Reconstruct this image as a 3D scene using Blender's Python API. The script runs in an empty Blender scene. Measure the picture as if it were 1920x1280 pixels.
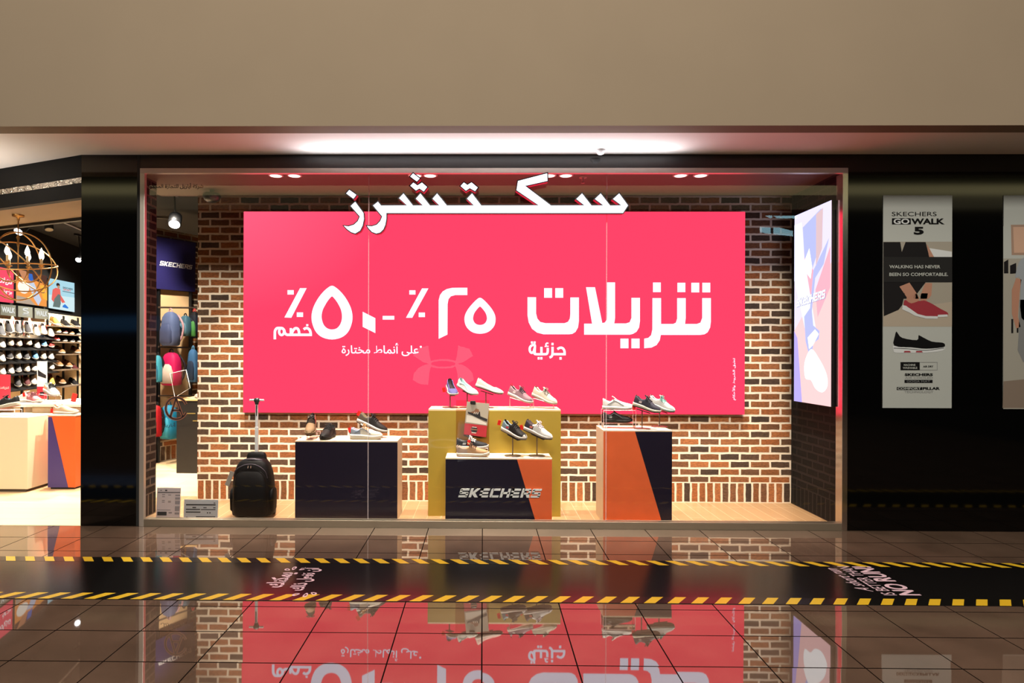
import bpy, bmesh, math, random
from mathutils import Vector, Matrix
random.seed(7)
C = bpy.context.scene.collection
SC = bpy.context.scene
R = math.radians
pi = math.pi

# ---------------------------------------------------------------- camera, world, exposure, big lights
F, PPX, PPY = 1217.0, 891.0, 658.0
YAW, ROLL = R(0.70), R(0.17)
CAM = Vector((0, -5.5, 1.5))
_r0 = Vector((math.cos(YAW), math.sin(YAW), 0)); _z = Vector((0, 0, 1))
FW = Vector((-math.sin(YAW), math.cos(YAW), 0))
RT = _r0 * math.cos(ROLL) + _z * math.sin(ROLL)
UP = _z * math.cos(ROLL) - _r0 * math.sin(ROLL)
cd = bpy.data.cameras.new('camera'); cam = bpy.data.objects.new('camera', cd); C.objects.link(cam)
cd.sensor_width = 36; cd.lens = 36 * F / 1920
cd.shift_x = (960 - PPX) / 1920; cd.shift_y = (PPY - 640) / 1920
cd.clip_start = .05; cd.clip_end = 200
m4 = Matrix((RT, UP, -FW)).transposed().to_4x4(); m4.translation = CAM
cam.matrix_world = m4
SC.camera = cam

wd = bpy.data.worlds.new('world'); SC.world = wd; wd.use_nodes = True
wd.node_tree.nodes['Background'].inputs[0].default_value = (.02, .018, .016, 1)
wd.node_tree.nodes['Background'].inputs[1].default_value = .25
SC.view_settings.view_transform = 'Standard'
try: SC.view_settings.look = 'None'
except Exception: pass
SC.view_settings.exposure = 0.0
SC.view_settings.gamma = 1.0
SC.view_settings.use_curve_mapping = False
try:
    SC.cycles.use_denoising = True
    SC.cycles.max_bounces = 10; SC.cycles.transparent_max_bounces = 24
    SC.cycles.sample_clamp_indirect = 6
    SC.cycles.caustics_reflective = False; SC.cycles.caustics_refractive = False
except Exception: pass

def area(name, loc, target, sx, sy, power, col=(1, 1, 1)):
    l = bpy.data.lights.new(name, 'AREA'); l.shape = 'RECTANGLE'; l.size = sx; l.size_y = sy
    l.energy = power; l.color = col
    o = bpy.data.objects.new(name, l); C.objects.link(o); o.location = loc
    o.rotation_euler = (Vector(target) - Vector(loc)).to_track_quat('-Z', 'Y').to_euler()
    return o
def spot(name, loc, target, power, ang, blend=.6, rad=.04, col=(1, 1, 1)):
    l = bpy.data.lights.new(name, 'SPOT'); l.energy = power; l.spot_size = R(ang); l.spot_blend = blend
    l.shadow_soft_size = rad; l.color = col
    o = bpy.data.objects.new(name, l); C.objects.link(o); o.location = loc
    o.rotation_euler = (Vector(target) - Vector(loc)).to_track_quat('-Z', 'Y').to_euler()
    return o
WARM = (1, .86, .68)
# area lights for the mall side; the second is added to brighten podium fronts
area('mall_fill', (-.8, -6.4, 8.2), (-.5, -.4, 2.2), 5, 2, 400, (1, .89, .73))
area('mall_fill', (.3, -10.6, 8.7), (0, 0, .4), 7, 1.5, 1900, (1, .92, .80))
# added spot out of view on the left, brightening the soffit
spot('soffit_fill', (-4.75, -.32, 2.55), (-4.6, -.2, 3.2), 44, 150, .8, .08, (1, .95, .88))
# shop ceiling lamps inside the store on the left
for lx, ly, tx, ty, pw in ((-4.6, 1.9, -4.7, 1.2, 800), (-5.6, 1.6, -5.3, 1.0, 800), (-6.2, 2.6, -5.6, 2.2, 900), (-5.2, 3.6, -6.9, 4.4, 1300), (-5.6, 5.0, -7.3, 5.6, 1300), (-3.7, 2.0, -4.2, 3.4, 420), (-3.4, 1.7, -3.6, 1.2, 560)):
    spot('shop_beam', (lx, ly, 3.3), (tx, ty, .7 if ly > 3 or lx == -3.7 else 0), pw, 95, .7, .06, (1, .90, .76))

# ---------------------------------------------------------------- pixel helpers (trace outlines from the photo onto real planes)
def ray(px, py): return FW + RT * ((px - PPX) / F) + UP * ((PPY - py) / F)
def hit(px, py, p, n):
    d = ray(px, py); n = Vector(n)
    return CAM + d * ((Vector(p) - CAM).dot(n) / d.dot(n))
def at(px, py, Y=0.0): return hit(px, py, (0, Y, 0), (0, 1, 0))
def fl(px, py, z=0.0): return hit(px, py, (0, 0, z), (0, 0, 1))

# ---------------------------------------------------------------- materials
def lin(c):
    out = []
    for v in c[:3]:
        v = v / 255.0
        out.append(v / 12.92 if v <= .04045 else ((v + .055) / 1.055) ** 2.4)
    return (*out, 1)
MATS = {}
def mat(name, col=(200, 200, 200), rough=.5, metal=0, spec=.5, noise=0, nscale=20, coat=0, bump=0):
    if name in MATS: return MATS[name]
    m = bpy.data.materials.new(name); m.use_nodes = True; MATS[name] = m
    nt = m.node_tree; b = nt.nodes['Principled BSDF']
    b.inputs['Base Color'].default_value = lin(col); b.inputs['Roughness'].default_value = rough
    b.inputs['Metallic'].default_value = metal; b.inputs['Specular IOR Level'].default_value = spec
    if coat: b.inputs['Coat Weight'].default_value = coat
    if noise or bump:
        tc = nt.nodes.new('ShaderNodeTexCoord'); n = nt.nodes.new('ShaderNodeTexNoise')
        n.inputs['Scale'].default_value = nscale; n.inputs['Detail'].default_value = 4
        nt.links.new(tc.outputs['Object'], n.inputs['Vector'])
        if noise:
            r = nt.nodes.new('ShaderNodeValToRGB'); k = lin(col)
            r.color_ramp.elements[0].position = .3; r.color_ramp.elements[1].position = .7
            r.color_ramp.elements[0].color = tuple(v * (1 - noise) for v in k[:3]) + (1,)
            r.color_ramp.elements[1].color = tuple(min(1, v * (1 + noise)) for v in k[:3]) + (1,)
            nt.links.new(n.outputs['Fac'], r.inputs['Fac']); nt.links.new(r.outputs['Color'], b.inputs['Base Color'])
        if bump:
            bp = nt.nodes.new('ShaderNodeBump'); bp.inputs['Strength'].default_value = bump; bp.inputs['Distance'].default_value = .002
            nt.links.new(n.outputs['Fac'], bp.inputs['Height']); nt.links.new(bp.outputs['Normal'], b.inputs['Normal'])
    return m
def emit(name, rgb, strength=1.0, linear=False):
    if name in MATS: return MATS[name]
    m = bpy.data.materials.new(name); m.use_nodes = True; MATS[name] = m
    nt = m.node_tree; nt.nodes.clear()
    o = nt.nodes.new('ShaderNodeOutputMaterial'); e = nt.nodes.new('ShaderNodeEmission')
    e.inputs[0].default_value = (*rgb, 1) if linear else lin(rgb); e.inputs[1].default_value = strength
    nt.links.new(e.outputs[0], o.inputs[0]); return m
def clear(name, refl=.08, tint=(1, 1, 1), rough=0.0, fres=1.45, base=0.0):
    """thin clear sheet: transparent with Fresnel reflection"""
    if name in MATS: return MATS[name]
    m = bpy.data.materials.new(name); m.use_nodes = True; MATS[name] = m
    nt = m.node_tree; nt.nodes.clear()
    o = nt.nodes.new('ShaderNodeOutputMaterial'); t = nt.nodes.new('ShaderNodeBsdfTransparent'); g = nt.nodes.new('ShaderNodeBsdfGlossy')
    mx = nt.nodes.new('ShaderNodeMixShader'); f = nt.nodes.new('ShaderNodeFresnel'); f.inputs[0].default_value = fres
    t.inputs[0].default_value = (*tint, 1); g.inputs['Roughness'].default_value = rough
    a = nt.nodes.new('ShaderNodeMath'); a.operation = 'ADD'; a.inputs[1].default_value = base; a.use_clamp = True
    nt.links.new(f.outputs[0], a.inputs[0]); nt.links.new(a.outputs[0], mx.inputs[0])
    nt.links.new(t.outputs[0], mx.inputs[1]); nt.links.new(g.outputs[0], mx.inputs[2]); nt.links.new(mx.outputs[0], o.inputs[0])
    return m
def N(nt, t, **kw):
    n = nt.nodes.new(t)
    for k, v in kw.items(): setattr(n, k, v)
    return n
def mth(nt, op, a, b=None):
    n = nt.nodes.new('ShaderNodeMath'); n.operation = op
    for i, v in enumerate((a, b)):
        if v is None: continue
        if isinstance(v, (int, float)): n.inputs[i].default_value = v
        else: nt.links.new(v, n.inputs[i])
    return n.outputs[0]
def brick_mat(name, ax, cols, mortar, bw=.2, bh=.075, soldier=.205, off=(0, 0), mort=.0115, rough=.8):
    """brick wall with a soldier course at its foot; ax = the horizontal axis ('X' or 'Y')"""
    m = bpy.data.materials.new(name); m.use_nodes = True; MATS[name] = m
    nt = m.node_tree; L = nt.links; b = nt.nodes['Principled BSDF']
    tc = N(nt, 'ShaderNodeTexCoord'); sp = N(nt, 'ShaderNodeSeparateXYZ'); L.new(tc.outputs['Object'], sp.inputs[0])
    no = N(nt, 'ShaderNodeTexNoise'); no.inputs['Scale'].default_value = 13; no.inputs['Detail'].default_value = 3
    L.new(tc.outputs['Object'], no.inputs['Vector'])
    ns = N(nt, 'ShaderNodeSeparateColor'); L.new(no.outputs['Color'], ns.inputs[0])
    h = mth(nt, 'ADD', sp.outputs[ax], mth(nt, 'MULTIPLY', mth(nt, 'SUBTRACT', ns.outputs[0], .5), .012))
    v = mth(nt, 'ADD', sp.outputs['Z'], mth(nt, 'MULTIPLY', mth(nt, 'SUBTRACT', ns.outputs[1], .5), .012))
    h = mth(nt, 'ADD', h, off[0] + 20.0)
    def bt(x, y, w, hh, offset):
        c = N(nt, 'ShaderNodeCombineXYZ'); L.new(x, c.inputs[0]); L.new(y, c.inputs[1])
        t = N(nt, 'ShaderNodeTexBrick'); t.offset = offset; t.offset_frequency = 2; t.squash = 1
        t.inputs['Color1'].default_value = (0, 0, 0, 1); t.inputs['Color2'].default_value = (1, 1, 1, 1); t.inputs['Mortar'].default_value = (.5, .5, .5, 1)
        t.inputs['Scale'].default_value = 1; t.inputs['Mortar Size'].default_value = mort; t.inputs['Mortar Smooth'].default_value = .25
        t.inputs['Bias'].default_value = 0; t.inputs['Brick Width'].default_value = w; t.inputs['Row Height'].default_value = hh
        L.new(c.outputs[0], t.inputs['Vector']); return t
    v1 = mth(nt, 'ADD', v, off[1] + (bh * 40 - soldier))
    t1 = bt(h, v1, bw, bh, .5)
    v2 = mth(nt, 'ADD', v, .001)
    t2 = bt(h, v2, .076, soldier, 0)
    sel = mth(nt, 'LESS_THAN', sp.outputs['Z'], soldier)
    mc = N(nt, 'ShaderNodeMix', data_type='RGBA'); L.new(sel, mc.inputs[0]); L.new(t1.outputs['Color'], mc.inputs[6]); L.new(t2.outputs['Color'], mc.inputs[7])
    mf = N(nt, 'ShaderNodeMix', data_type='FLOAT'); L.new(sel, mf.inputs[0]); L.new(t1.outputs['Fac'], mf.inputs[2]); L.new(t2.outputs['Fac'], mf.inputs[3])
    rp = N(nt, 'ShaderNodeValToRGB'); els = rp.color_ramp.elements
    rp.color_ramp.interpolation = 'LINEAR'
    while len(els) < len(cols): els.new(.5)
    for i, (p, c) in enumerate(cols): els[i].position = p; els[i].color = lin(c)
    L.new(mc.outputs[2], rp.inputs[0])
    n2 = N(nt, 'ShaderNodeTexNoise'); n2.inputs['Scale'].default_value = 45; n2.inputs['Detail'].default_value = 5
    mp = N(nt, 'ShaderNodeMapping'); mp.inputs['Scale'].default_value = (1, 1, 2.2); L.new(tc.outputs['Object'], mp.inputs[0]); L.new(mp.outputs[0], n2.inputs['Vector'])
    vr = N(nt, 'ShaderNodeMapRange'); vr.inputs[1].default_value = .3; vr.inputs[2].default_value = .7; vr.inputs[3].default_value = .62; vr.inputs[4].default_value = 1.25
    L.new(n2.outputs['Fac'], vr.inputs[0])
    ml = N(nt, 'ShaderNodeMix', data_type='RGBA', blend_type='MULTIPLY'); ml.inputs[0].default_value = 1
    L.new(rp.outputs[0], ml.inputs[6]); L.new(vr.outputs[0], ml.inputs[7])
    fin = N(nt, 'ShaderNodeMix', data_type='RGBA'); L.new(mf.outputs[0], fin.inputs[0]); L.new(ml.outputs[2], fin.inputs[6]); fin.inputs[7].default_value = lin(mortar)
    L.new(fin.outputs[2], b.inputs['Base Color']); b.inputs['Roughness'].default_value = rough; b.inputs['Specular IOR Level'].default_value = .25
    bp = N(nt, 'ShaderNodeBump'); bp.inputs['Strength'].default_value = .6; bp.inputs['Distance'].default_value = .006
    L.new(mth(nt, 'ADD', mth(nt, 'MULTIPLY', n2.outputs['Fac'], .35), mth(nt, 'SUBTRACT', 1, mf.outputs[0])), bp.inputs['Height'])
    L.new(bp.outputs[0], b.inputs['Normal'])
    return m
def tile_mat():
    m = bpy.data.materials.new('polished_tile'); m.use_nodes = True
    nt = m.node_tree; L = nt.links; b = nt.nodes['Principled BSDF']
    tc = N(nt, 'ShaderNodeTexCoord'); sp = N(nt, 'ShaderNodeSeparateXYZ'); L.new(tc.outputs['Object'], sp.inputs[0])
    TX, TY = .456, .341
    u = mth(nt, 'DIVIDE', mth(nt, 'ADD', sp.outputs[0], .002), TX); v = mth(nt, 'DIVIDE', mth(nt, 'ADD', sp.outputs[1], .008), TY)
    fu = mth(nt, 'ABSOLUTE', mth(nt, 'SUBTRACT', mth(nt, 'FRACT', mth(nt, 'ADD', u, 100.5)), .5))
    fv = mth(nt, 'ABSOLUTE', mth(nt, 'SUBTRACT', mth(nt, 'FRACT', mth(nt, 'ADD', v, 100.5)), .5))
    g = mth(nt, 'MAXIMUM', mth(nt, 'LESS_THAN', fu, .0034 / TX), mth(nt, 'LESS_THAN', fv, .0042 / TY))
    cid = N(nt, 'ShaderNodeCombineXYZ'); L.new(mth(nt, 'FLOOR', u), cid.inputs[0]); L.new(mth(nt, 'FLOOR', v), cid.inputs[1])
    wn = N(nt, 'ShaderNodeTexWhiteNoise'); L.new(cid.outputs[0], wn.inputs['Vector'])
    n1 = N(nt, 'ShaderNodeTexNoise'); n1.inputs['Scale'].default_value = 3.2; n1.inputs['Detail'].default_value = 6; L.new(tc.outputs['Object'], n1.inputs['Vector'])
    n2 = N(nt, 'ShaderNodeTexNoise'); n2.inputs['Scale'].default_value = 60; n2.inputs['Detail'].default_value = 2; L.new(tc.outputs['Object'], n2.inputs['Vector'])
    rp = N(nt, 'ShaderNodeValToRGB'); rp.color_ramp.elements[0].position = .3; rp.color_ramp.elements[1].position = .72
    rp.color_ramp.elements[0].color = lin((78, 62, 51)); rp.color_ramp.elements[1].color = lin((101, 81, 68))
    L.new(mth(nt, 'ADD', mth(nt, 'MULTIPLY', n1.outputs['Fac'], .8), mth(nt, 'MULTIPLY', n2.outputs['Fac'], .2)), rp.inputs[0])
    mx = N(nt, 'ShaderNodeMix', data_type='RGBA'); L.new(g, mx.inputs[0]); L.new(rp.outputs[0], mx.inputs[6]); mx.inputs[7].default_value = lin((18, 13, 11))
    L.new(mx.outputs[2], b.inputs['Base Color'])
    b.inputs['IOR'].default_value = 2.55; b.inputs['Specular IOR Level'].default_value = .5
    rr = N(nt, 'ShaderNodeMix', data_type='FLOAT'); L.new(g, rr.inputs[0]); rr.inputs[2].default_value = .022; rr.inputs[3].default_value = .6
    L.new(rr.outputs[0], b.inputs['Roughness']); L.new(mth(nt, 'MULTIPLY', mth(nt, 'SUBTRACT', 1, g), .5), b.inputs['Specular IOR Level'])
    # every tile lies a hair out of level
    ge = N(nt, 'ShaderNodeNewGeometry')
    sub = N(nt, 'ShaderNodeVectorMath', operation='SUBTRACT'); L.new(wn.outputs['Color'], sub.inputs[0]); sub.inputs[1].default_value = (.5, .5, .5)
    sc = N(nt, 'ShaderNodeVectorMath', operation='MULTIPLY'); L.new(sub.outputs[0], sc.inputs[0]); sc.inputs[1].default_value = (.004, .004, 0)
    ad = N(nt, 'ShaderNodeVectorMath', operation='ADD'); L.new(ge.outputs['Normal'], ad.inputs[0]); L.new(sc.outputs[0], ad.inputs[1])
    no = N(nt, 'ShaderNodeVectorMath', operation='NORMALIZE'); L.new(ad.outputs[0], no.inputs[0]); L.new(no.outputs[0], b.inputs['Normal'])
    return m
def plank_mat(name, c0, c1, joint, w=.125, ln=1.1, rot=False, rough=.32):
    m = bpy.data.materials.new(name); m.use_nodes = True
    nt = m.node_tree; L = nt.links; b = nt.nodes['Principled BSDF']
    tc = N(nt, 'ShaderNodeTexCoord'); sp = N(nt, 'ShaderNodeSeparateXYZ'); L.new(tc.outputs['Object'], sp.inputs[0])
    c = N(nt, 'ShaderNodeCombineXYZ'); a, d = ('X', 'Y') if rot else ('Y', 'X')
    L.new(mth(nt, 'ADD', sp.outputs[a], 30), c.inputs[0]); L.new(mth(nt, 'ADD', sp.outputs[d], 30), c.inputs[1])
    t = N(nt, 'ShaderNodeTexBrick'); t.offset = .37; t.offset_frequency = 3
    t.inputs['Color1'].default_value = (0, 0, 0, 1); t.inputs['Color2'].default_value = (1, 1, 1, 1)
    t.inputs['Scale'].default_value = 1; t.inputs['Mortar Size'].default_value = .0022; t.inputs['Brick Width'].default_value = ln; t.inputs['Row Height'].default_value = w
    L.new(c.outputs[0], t.inputs['Vector'])
    mp = N(nt, 'ShaderNodeMapping'); mp.inputs['Scale'].default_value = (2.5, 30, 1); L.new(c.outputs[0], mp.inputs[0])
    n = N(nt, 'ShaderNodeTexNoise'); n.inputs['Scale'].default_value = 1; n.inputs['Detail'].default_value = 5; L.new(mp.outputs[0], n.inputs['Vector'])
    rp = N(nt, 'ShaderNodeValToRGB'); rp.color_ramp.elements[0].color = lin(c0); rp.color_ramp.elements[1].color = lin(c1)
    L.new(mth(nt, 'ADD', mth(nt, 'MULTIPLY', n.outputs['Fac'], .7), mth(nt, 'MULTIPLY', t.outputs['Color'], .3)), rp.inputs[0])
    mx = N(nt, 'ShaderNodeMix', data_type='RGBA'); L.new(t.outputs['Fac'], mx.inputs[0]); L.new(rp.outputs[0], mx.inputs[6]); mx.inputs[7].default_value = lin(joint)
    L.new(mx.outputs[2], b.inputs['Base Color']); b.inputs['Roughness'].default_value = rough
    return m

# ---------------------------------------------------------------- mesh builder
class MB:
    def __init__(s): s.v = []; s.f = []; s.mi = []; s.mats = []; s.sm = []
    def slot(s, m):
        if m not in s.mats: s.mats.append(m)
        return s.mats.index(m)
    def add(s, vs, fs, m, smooth=False):
        k = len(s.v); s.v += [tuple(v) for v in vs]; i = s.slot(m)
        for f in fs: s.f.append([k + j for j in f]); s.mi.append(i); s.sm.append(smooth)
    def box(s, a, b, m, M=None):
        x0, y0, z0 = a; x1, y1, z1 = b
        vs = [Vector(p) for p in ((x0, y0, z0), (x1, y0, z0), (x1, y1, z0), (x0, y1, z0), (x0, y0, z1), (x1, y0, z1), (x1, y1, z1), (x0, y1, z1))]
        if M: vs = [M @ v for v in vs]
        s.add(vs, [(3, 2, 1, 0), (4, 5, 6, 7), (0, 1, 5, 4), (1, 2, 6, 5), (2, 3, 7, 6), (3, 0, 4, 7)], m); return s
    def poly(s, pts, m): s.add(pts, [list(range(len(pts)))], m); return s
    def prism(s, pts, d, m, mside=None):
        """pts: polygon in space, d: extrusion vector (away from the viewer)"""
        n = len(pts); pts = [Vector(p) for p in pts]; d = Vector(d); b = [p + d for p in pts]
        s.add(pts, [list(range(n))], m); s.add(b, [list(range(n))[::-1]], mside or m)
        s.add(pts + b, [(i, (i + 1) % n, n + (i + 1) % n, n + i) for i in range(n)], mside or m); return s
    def ring(s, a, b, m):
        n = len(a); s.add(list(a) + list(b), [(i, (i + 1) % n, n + (i + 1) % n, n + i) for i in range(n)], m); return s
    def loft(s, rings, m, cap=True, closed=True, smooth=True):
        n = len(rings[0]); vs = [p for r in rings for p in r]; fs = []
        for j in range(len(rings) - 1):
            for i in range(n if closed else n - 1):
                fs.append((j * n + i, j * n + (i + 1) % n, (j + 1) * n + (i + 1) % n, (j + 1) * n + i))
        s.add(vs, fs, m, smooth)
        if cap and closed:
            s.add(rings[0], [list(range(n))[::-1]], m); s.add(rings[-1], [list(range(n))], m)
        return s
    def tube(s, path, r, m, n=8, closed=False, cap=True):
        P = [Vector(p) for p in path]; rings = []; k = len(P)
        nrm = None
        for i in range(k):
            if closed: t = P[(i + 1) % k] - P[i - 1]
            else: t = P[min(i + 1, k - 1)] - P[max(i - 1, 0)]
            t.normalize()
            if nrm is None: nrm = t.orthogonal().normalized()
            else:
                nrm = nrm - t * nrm.dot(t); nrm = nrm.normalized() if nrm.length > 1e-6 else t.orthogonal().normalized()
            bn = t.cross(nrm); rr = r[i] if isinstance(r, (list, tuple)) else r
            rings.append([P[i] + (nrm * math.cos(2 * pi * q / n) + bn * math.sin(2 * pi * q / n)) * rr for q in range(n)])
        if closed: rings.append(rings[0])
        s.loft(rings, m, cap=cap and not closed); return s
    def lathe(s, prof, m, n=24, M=None, cap=True):
        rings = []
        for r, z in prof:
            ring = [Vector((r * math.cos(2 * pi * q / n), r * math.sin(2 * pi * q / n), z)) for q in range(n)]
            rings.append([M @ p for p in ring] if M else ring)
        s.loft(rings, m, cap=cap); return s
    def ribbon(s, path, w, fn, m, closed=False):
        """flat stroke of width w along a 2-d path; fn maps 2-d to space"""
        P = [Vector(p) for p in path]; k = len(P); a = []; b = []
        for i in range(k):
            if closed: t0 = (P[i] - P[i - 1]).normalized(); t1 = (P[(i + 1) % k] - P[i]).normalized()
            else:
                t1 = (P[min(i + 1, k - 1)] - P[min(i, k - 2)]).normalized(); t0 = (P[max(i, 1)] - P[max(i - 1, 0)]).normalized()
            t = (t0 + t1); t = t.normalized() if t.length > 1e-6 else t1
            nn = Vector((-t.y, t.x)); c = max(.5, nn.dot(Vector((-t1.y, t1.x))))
            a.append(fn(*(P[i] + nn * w / 2 / c))); b.append(fn(*(P[i] - nn * w / 2 / c)))
        q = k if closed else k - 1
        s.add(a + b, [(i, (i + 1) % k, k + (i + 1) % k, k + i) for i in range(q)], m); return s
    def build(s, name, parent=None, bevel=0, kind=None, rename=None):
        me = bpy.data.meshes.new(name); me.from_pydata(s.v, [], s.f)
        for m in s.mats: me.materials.append(m)
        me.polygons.foreach_set('material_index', s.mi); me.polygons.foreach_set('use_smooth', s.sm); me.update()
        o = bpy.data.objects.new(name, me); C.objects.link(o)
        if parent: o.parent = parent
        if bevel:
            b = o.modifiers.new('bevel', 'BEVEL'); b.width = bevel; b.segments = 2; b.limit_method = 'ANGLE'; b.angle_limit = R(40)
        if kind: o['kind'] = kind
        return o
def tag(o, label, cat, group=None):
    o['label'] = label; o['category'] = cat
    if group: o['group'] = group
    return o
def thing(name, label, cat, loc=(0, 0, 0), rot=(0, 0, 0), group=None):
    o = bpy.data.objects.new(name, None); C.objects.link(o); o.location = loc; o.rotation_euler = rot
    o.empty_display_size = .05
    return tag(o, label, cat, group)
def frame(loc, rot=(0, 0, 0), kind=None, name='wall'):
    o = bpy.data.objects.new(name, None); C.objects.link(o); o.location = loc; o.rotation_euler = rot
    if kind: o['kind'] = kind
    return o
def cat_rom(P, n=4, closed=True):
    out = []; k = len(P)
    for i in range(k if closed else k - 1):
        p0, p1, p2, p3 = (Vector(P[(i + j) % k]) if closed else Vector(P[min(max(i + j, 0), k - 1)]) for j in (-1, 0, 1, 2))
        for q in range(n):
            t = q / n
            out.append(.5 * (2 * p1 + (p2 - p0) * t + (2 * p0 - 5 * p1 + 4 * p2 - p3) * t * t + (3 * p1 - p0 - 3 * p2 + p3) * t ** 3))
    if not closed: out.append(Vector(P[-1]))
    return out

# ---------------------------------------------------------------- writing
_AR = {'ا': 0xFE8D, 'أ': 0xFE83, 'ب': 0xFE8F, 'ة': 0xFE93, 'ت': 0xFE95, 'ج': 0xFE9D, 'ح': 0xFEA1, 'خ': 0xFEA5, 'د': 0xFEA9, 'ذ': 0xFEAB, 'ر': 0xFEAD, 'ز': 0xFEAF,
       'س': 0xFEB1, 'ش': 0xFEB5, 'ص': 0xFEB9, 'ط': 0xFEC1, 'ع': 0xFEC9, 'ف': 0xFED1, 'ق': 0xFED5, 'ك': 0xFED9, 'ل': 0xFEDD, 'م': 0xFEE1, 'ن': 0xFEE5, 'و': 0xFEED, 'ى': 0xFEEF, 'ي': 0xFEF1}
_NOJ = set('اأةدذرزوى')
def arabic(s):
    """joined letter forms in visual order"""
    s = s.replace('لا', '\u0001').replace('لأ', '\u0002'); out = []
    for i, c in enumerate(s):
        pv = i > 0 and (s[i - 1] in _AR) and s[i - 1] not in _NOJ
        nx = i + 1 < len(s) and (s[i + 1] in _AR or s[i + 1] in '\u0001\u0002')
        if c == '\u0001': out.append(chr(0xFEFB + (1 if pv else 0)))
        elif c == '\u0002': out.append(chr(0xFEF7 + (1 if pv else 0)))
        elif c in _AR:
            b = _AR[c]
            if c in _NOJ: out.append(chr(b + (1 if pv else 0)))
            else: out.append(chr(b + (3 if pv and nx else 1 if pv else 2 if nx else 0)))
        else: out.append(c)
    return ''.join(out[::-1])
_TX = {}
def text2d(s, bold=0.0, res=3):
    k = (s, bold)
    if k in _TX: return _TX[k]
    c = bpy.data.curves.new('t', 'FONT'); c.body = s; c.size = 1; c.resolution_u = res; c.offset = bold
    o = bpy.data.objects.new('t', c); C.objects.link(o)
    dg = bpy.context.evaluated_depsgraph_get(); dg.update()
    me = bpy.data.meshes.new_from_object(o.evaluated_get(dg))
    vs = [(v.co.x, v.co.y) for v in me.vertices]; fs = [list(p.vertices) for p in me.polygons]
    bpy.data.objects.remove(o); bpy.data.curves.remove(c); bpy.data.meshes.remove(me)
    x0 = min(v[0] for v in vs); x1 = max(v[0] for v in vs); y0 = min(v[1] for v in vs); y1 = max(v[1] for v in vs)
    vs = [((x - x0) / (x1 - x0), (y - y0) / (y1 - y0)) for x, y in vs]
    _TX[k] = (vs, fs); return _TX[k]
def text(mb, s, o, ex, ey, m, bold=0.0, shear=0.0):
    """text filling the parallelogram o, o+ex, o+ey"""
    vs, fs = text2d(s, bold); o = Vector(o); ex = Vector(ex); ey = Vector(ey)
    mb.add([o + ex * (x + shear * y) + ey * y for x, y in vs], fs, m); return mb
_LOGO = {'S': [[(.08, .78), (0, .86), (.1, 1), (1, 1), (1, .78)], [(0, .46), (0, .9), (.27, .9), (.27, .46)], [(0, .5), (.08, .61), (.92, .61), (1, .5), (.92, .39), (.08, .39)], [(.73, .1), (.73, .54), (1, .5), (1, .1)], [(0, 0), (0, .22), (1, .22), (1, .12), (.9, 0)]],
         'K': [[(0, 0), (0, 1), (.28, 1), (.28, 0)], [(.28, .38), (.28, .58), (.68, 1), (1.04, 1), (.58, .52), (1.02, 0), (.66, 0)]],
         'E': [[(0, 0), (0, 1), (.27, 1), (.27, 0)], [(0, .78), (0, 1), (.98, 1), (.98, .78)], [(0, .39), (0, .61), (.90, .61), (.90, .39)], [(0, 0), (0, .22), (.98, .22), (.98, 0)]],
         'C': [[(0, .1), (0, .9), (.1, 1), (.28, 1), (.28, 0), (.1, 0)], [(.2, .78), (.2, 1), (1, 1), (1, .78)], [(.2, 0), (.2, .22), (1, .22), (1, 0)]],
         'H': [[(0, 0), (0, 1), (.28, 1), (.28, 0)], [(.74, 0), (.74, 1), (1.02, 1), (1.02, 0)], [(.2, .39), (.2, .61), (.9, .61), (.9, .39)]],
         'R': [[(0, 0), (0, 1), (.28, 1), (.28, 0)], [(.2, .78), (.2, 1), (.92, 1), (1.02, .9), (1.02, .78)], [(.75, .42), (.75, .9), (1.02, .9), (1.02, .48), (.94, .38)], [(.2, .36), (.2, .56), (.92, .56), (.98, .46), (.92, .36)], [(.5, .4), (.72, 0), (1.06, 0), (.86, .4)]]}
def logo(mb, o, ex, ey, m, d=None, mside=None, shear=.28, gap=.14):
    """the slanted block wordmark filling o, o+ex, o+ey"""
    o = Vector(o); ex = Vector(ex); ey = Vector(ey); w = 8 + gap * 7; sh = shear / w * 1.0
    for i, ch in enumerate('SKECHERS'):
        for pl in _LOGO[ch]:
            pts = [o + ex * (((i * (1 + gap) + x) / w) * (1 - sh) + sh * y) + ey * y for x, y in pl]
            if d: mb.prism(pts, d, m, mside)
            else: mb.poly(pts, m)
    return mb
def tr(ox, oy, sc, Y, off=0.0):
    """maps the coordinates of a crop of the photo onto the plane y = Y"""
    return lambda x, y: at(ox + x / sc, oy + y / sc, Y)
def rect(mb, fn, x0, y0, x1, y1, m): mb.poly([fn(x0, y1), fn(x1, y1), fn(x1, y0), fn(x0, y0)], m)

# ---------------------------------------------------------------- setting
SILVER = mat('brushed_steel', (215, 208, 200), .18, 1)
BLACKG = mat('black_gloss_panel', (3, 3, 3), .06, 0, .5)
BLACKM = mat('black_matte', (9, 9, 9), .55)
BLACKP = mat('black_plastic', (14, 14, 15), .35)
LAM = mat('white_laminate', (226, 204, 172), .42, noise=.03, nscale=30)
WHITE = mat('white_paper', (225, 222, 214), .6)
XL, XR, ZT = -2.925, 3.062, 3.05
WALL_Y = .985
orange_bricks = [(0, (66, 53, 44)), (.22, (90, 68, 52)), (.36, (126, 82, 50)), (.60, (152, 90, 50)), (.80, (164, 104, 62)), (1, (104, 74, 54))]
BR = brick_mat('orange_brick', 'X', orange_bricks, (236, 220, 196), off=(.045, .012))
BRD = brick_mat('shaded_dark_brick', 'Y', [(0, (7, 6, 6)), (.5, (11, 9, 8)), (1, (16, 12, 11))], (38, 34, 32), off=(.03, .012))  # dark paint, with the shade of the unlit right wall in its colour
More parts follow.
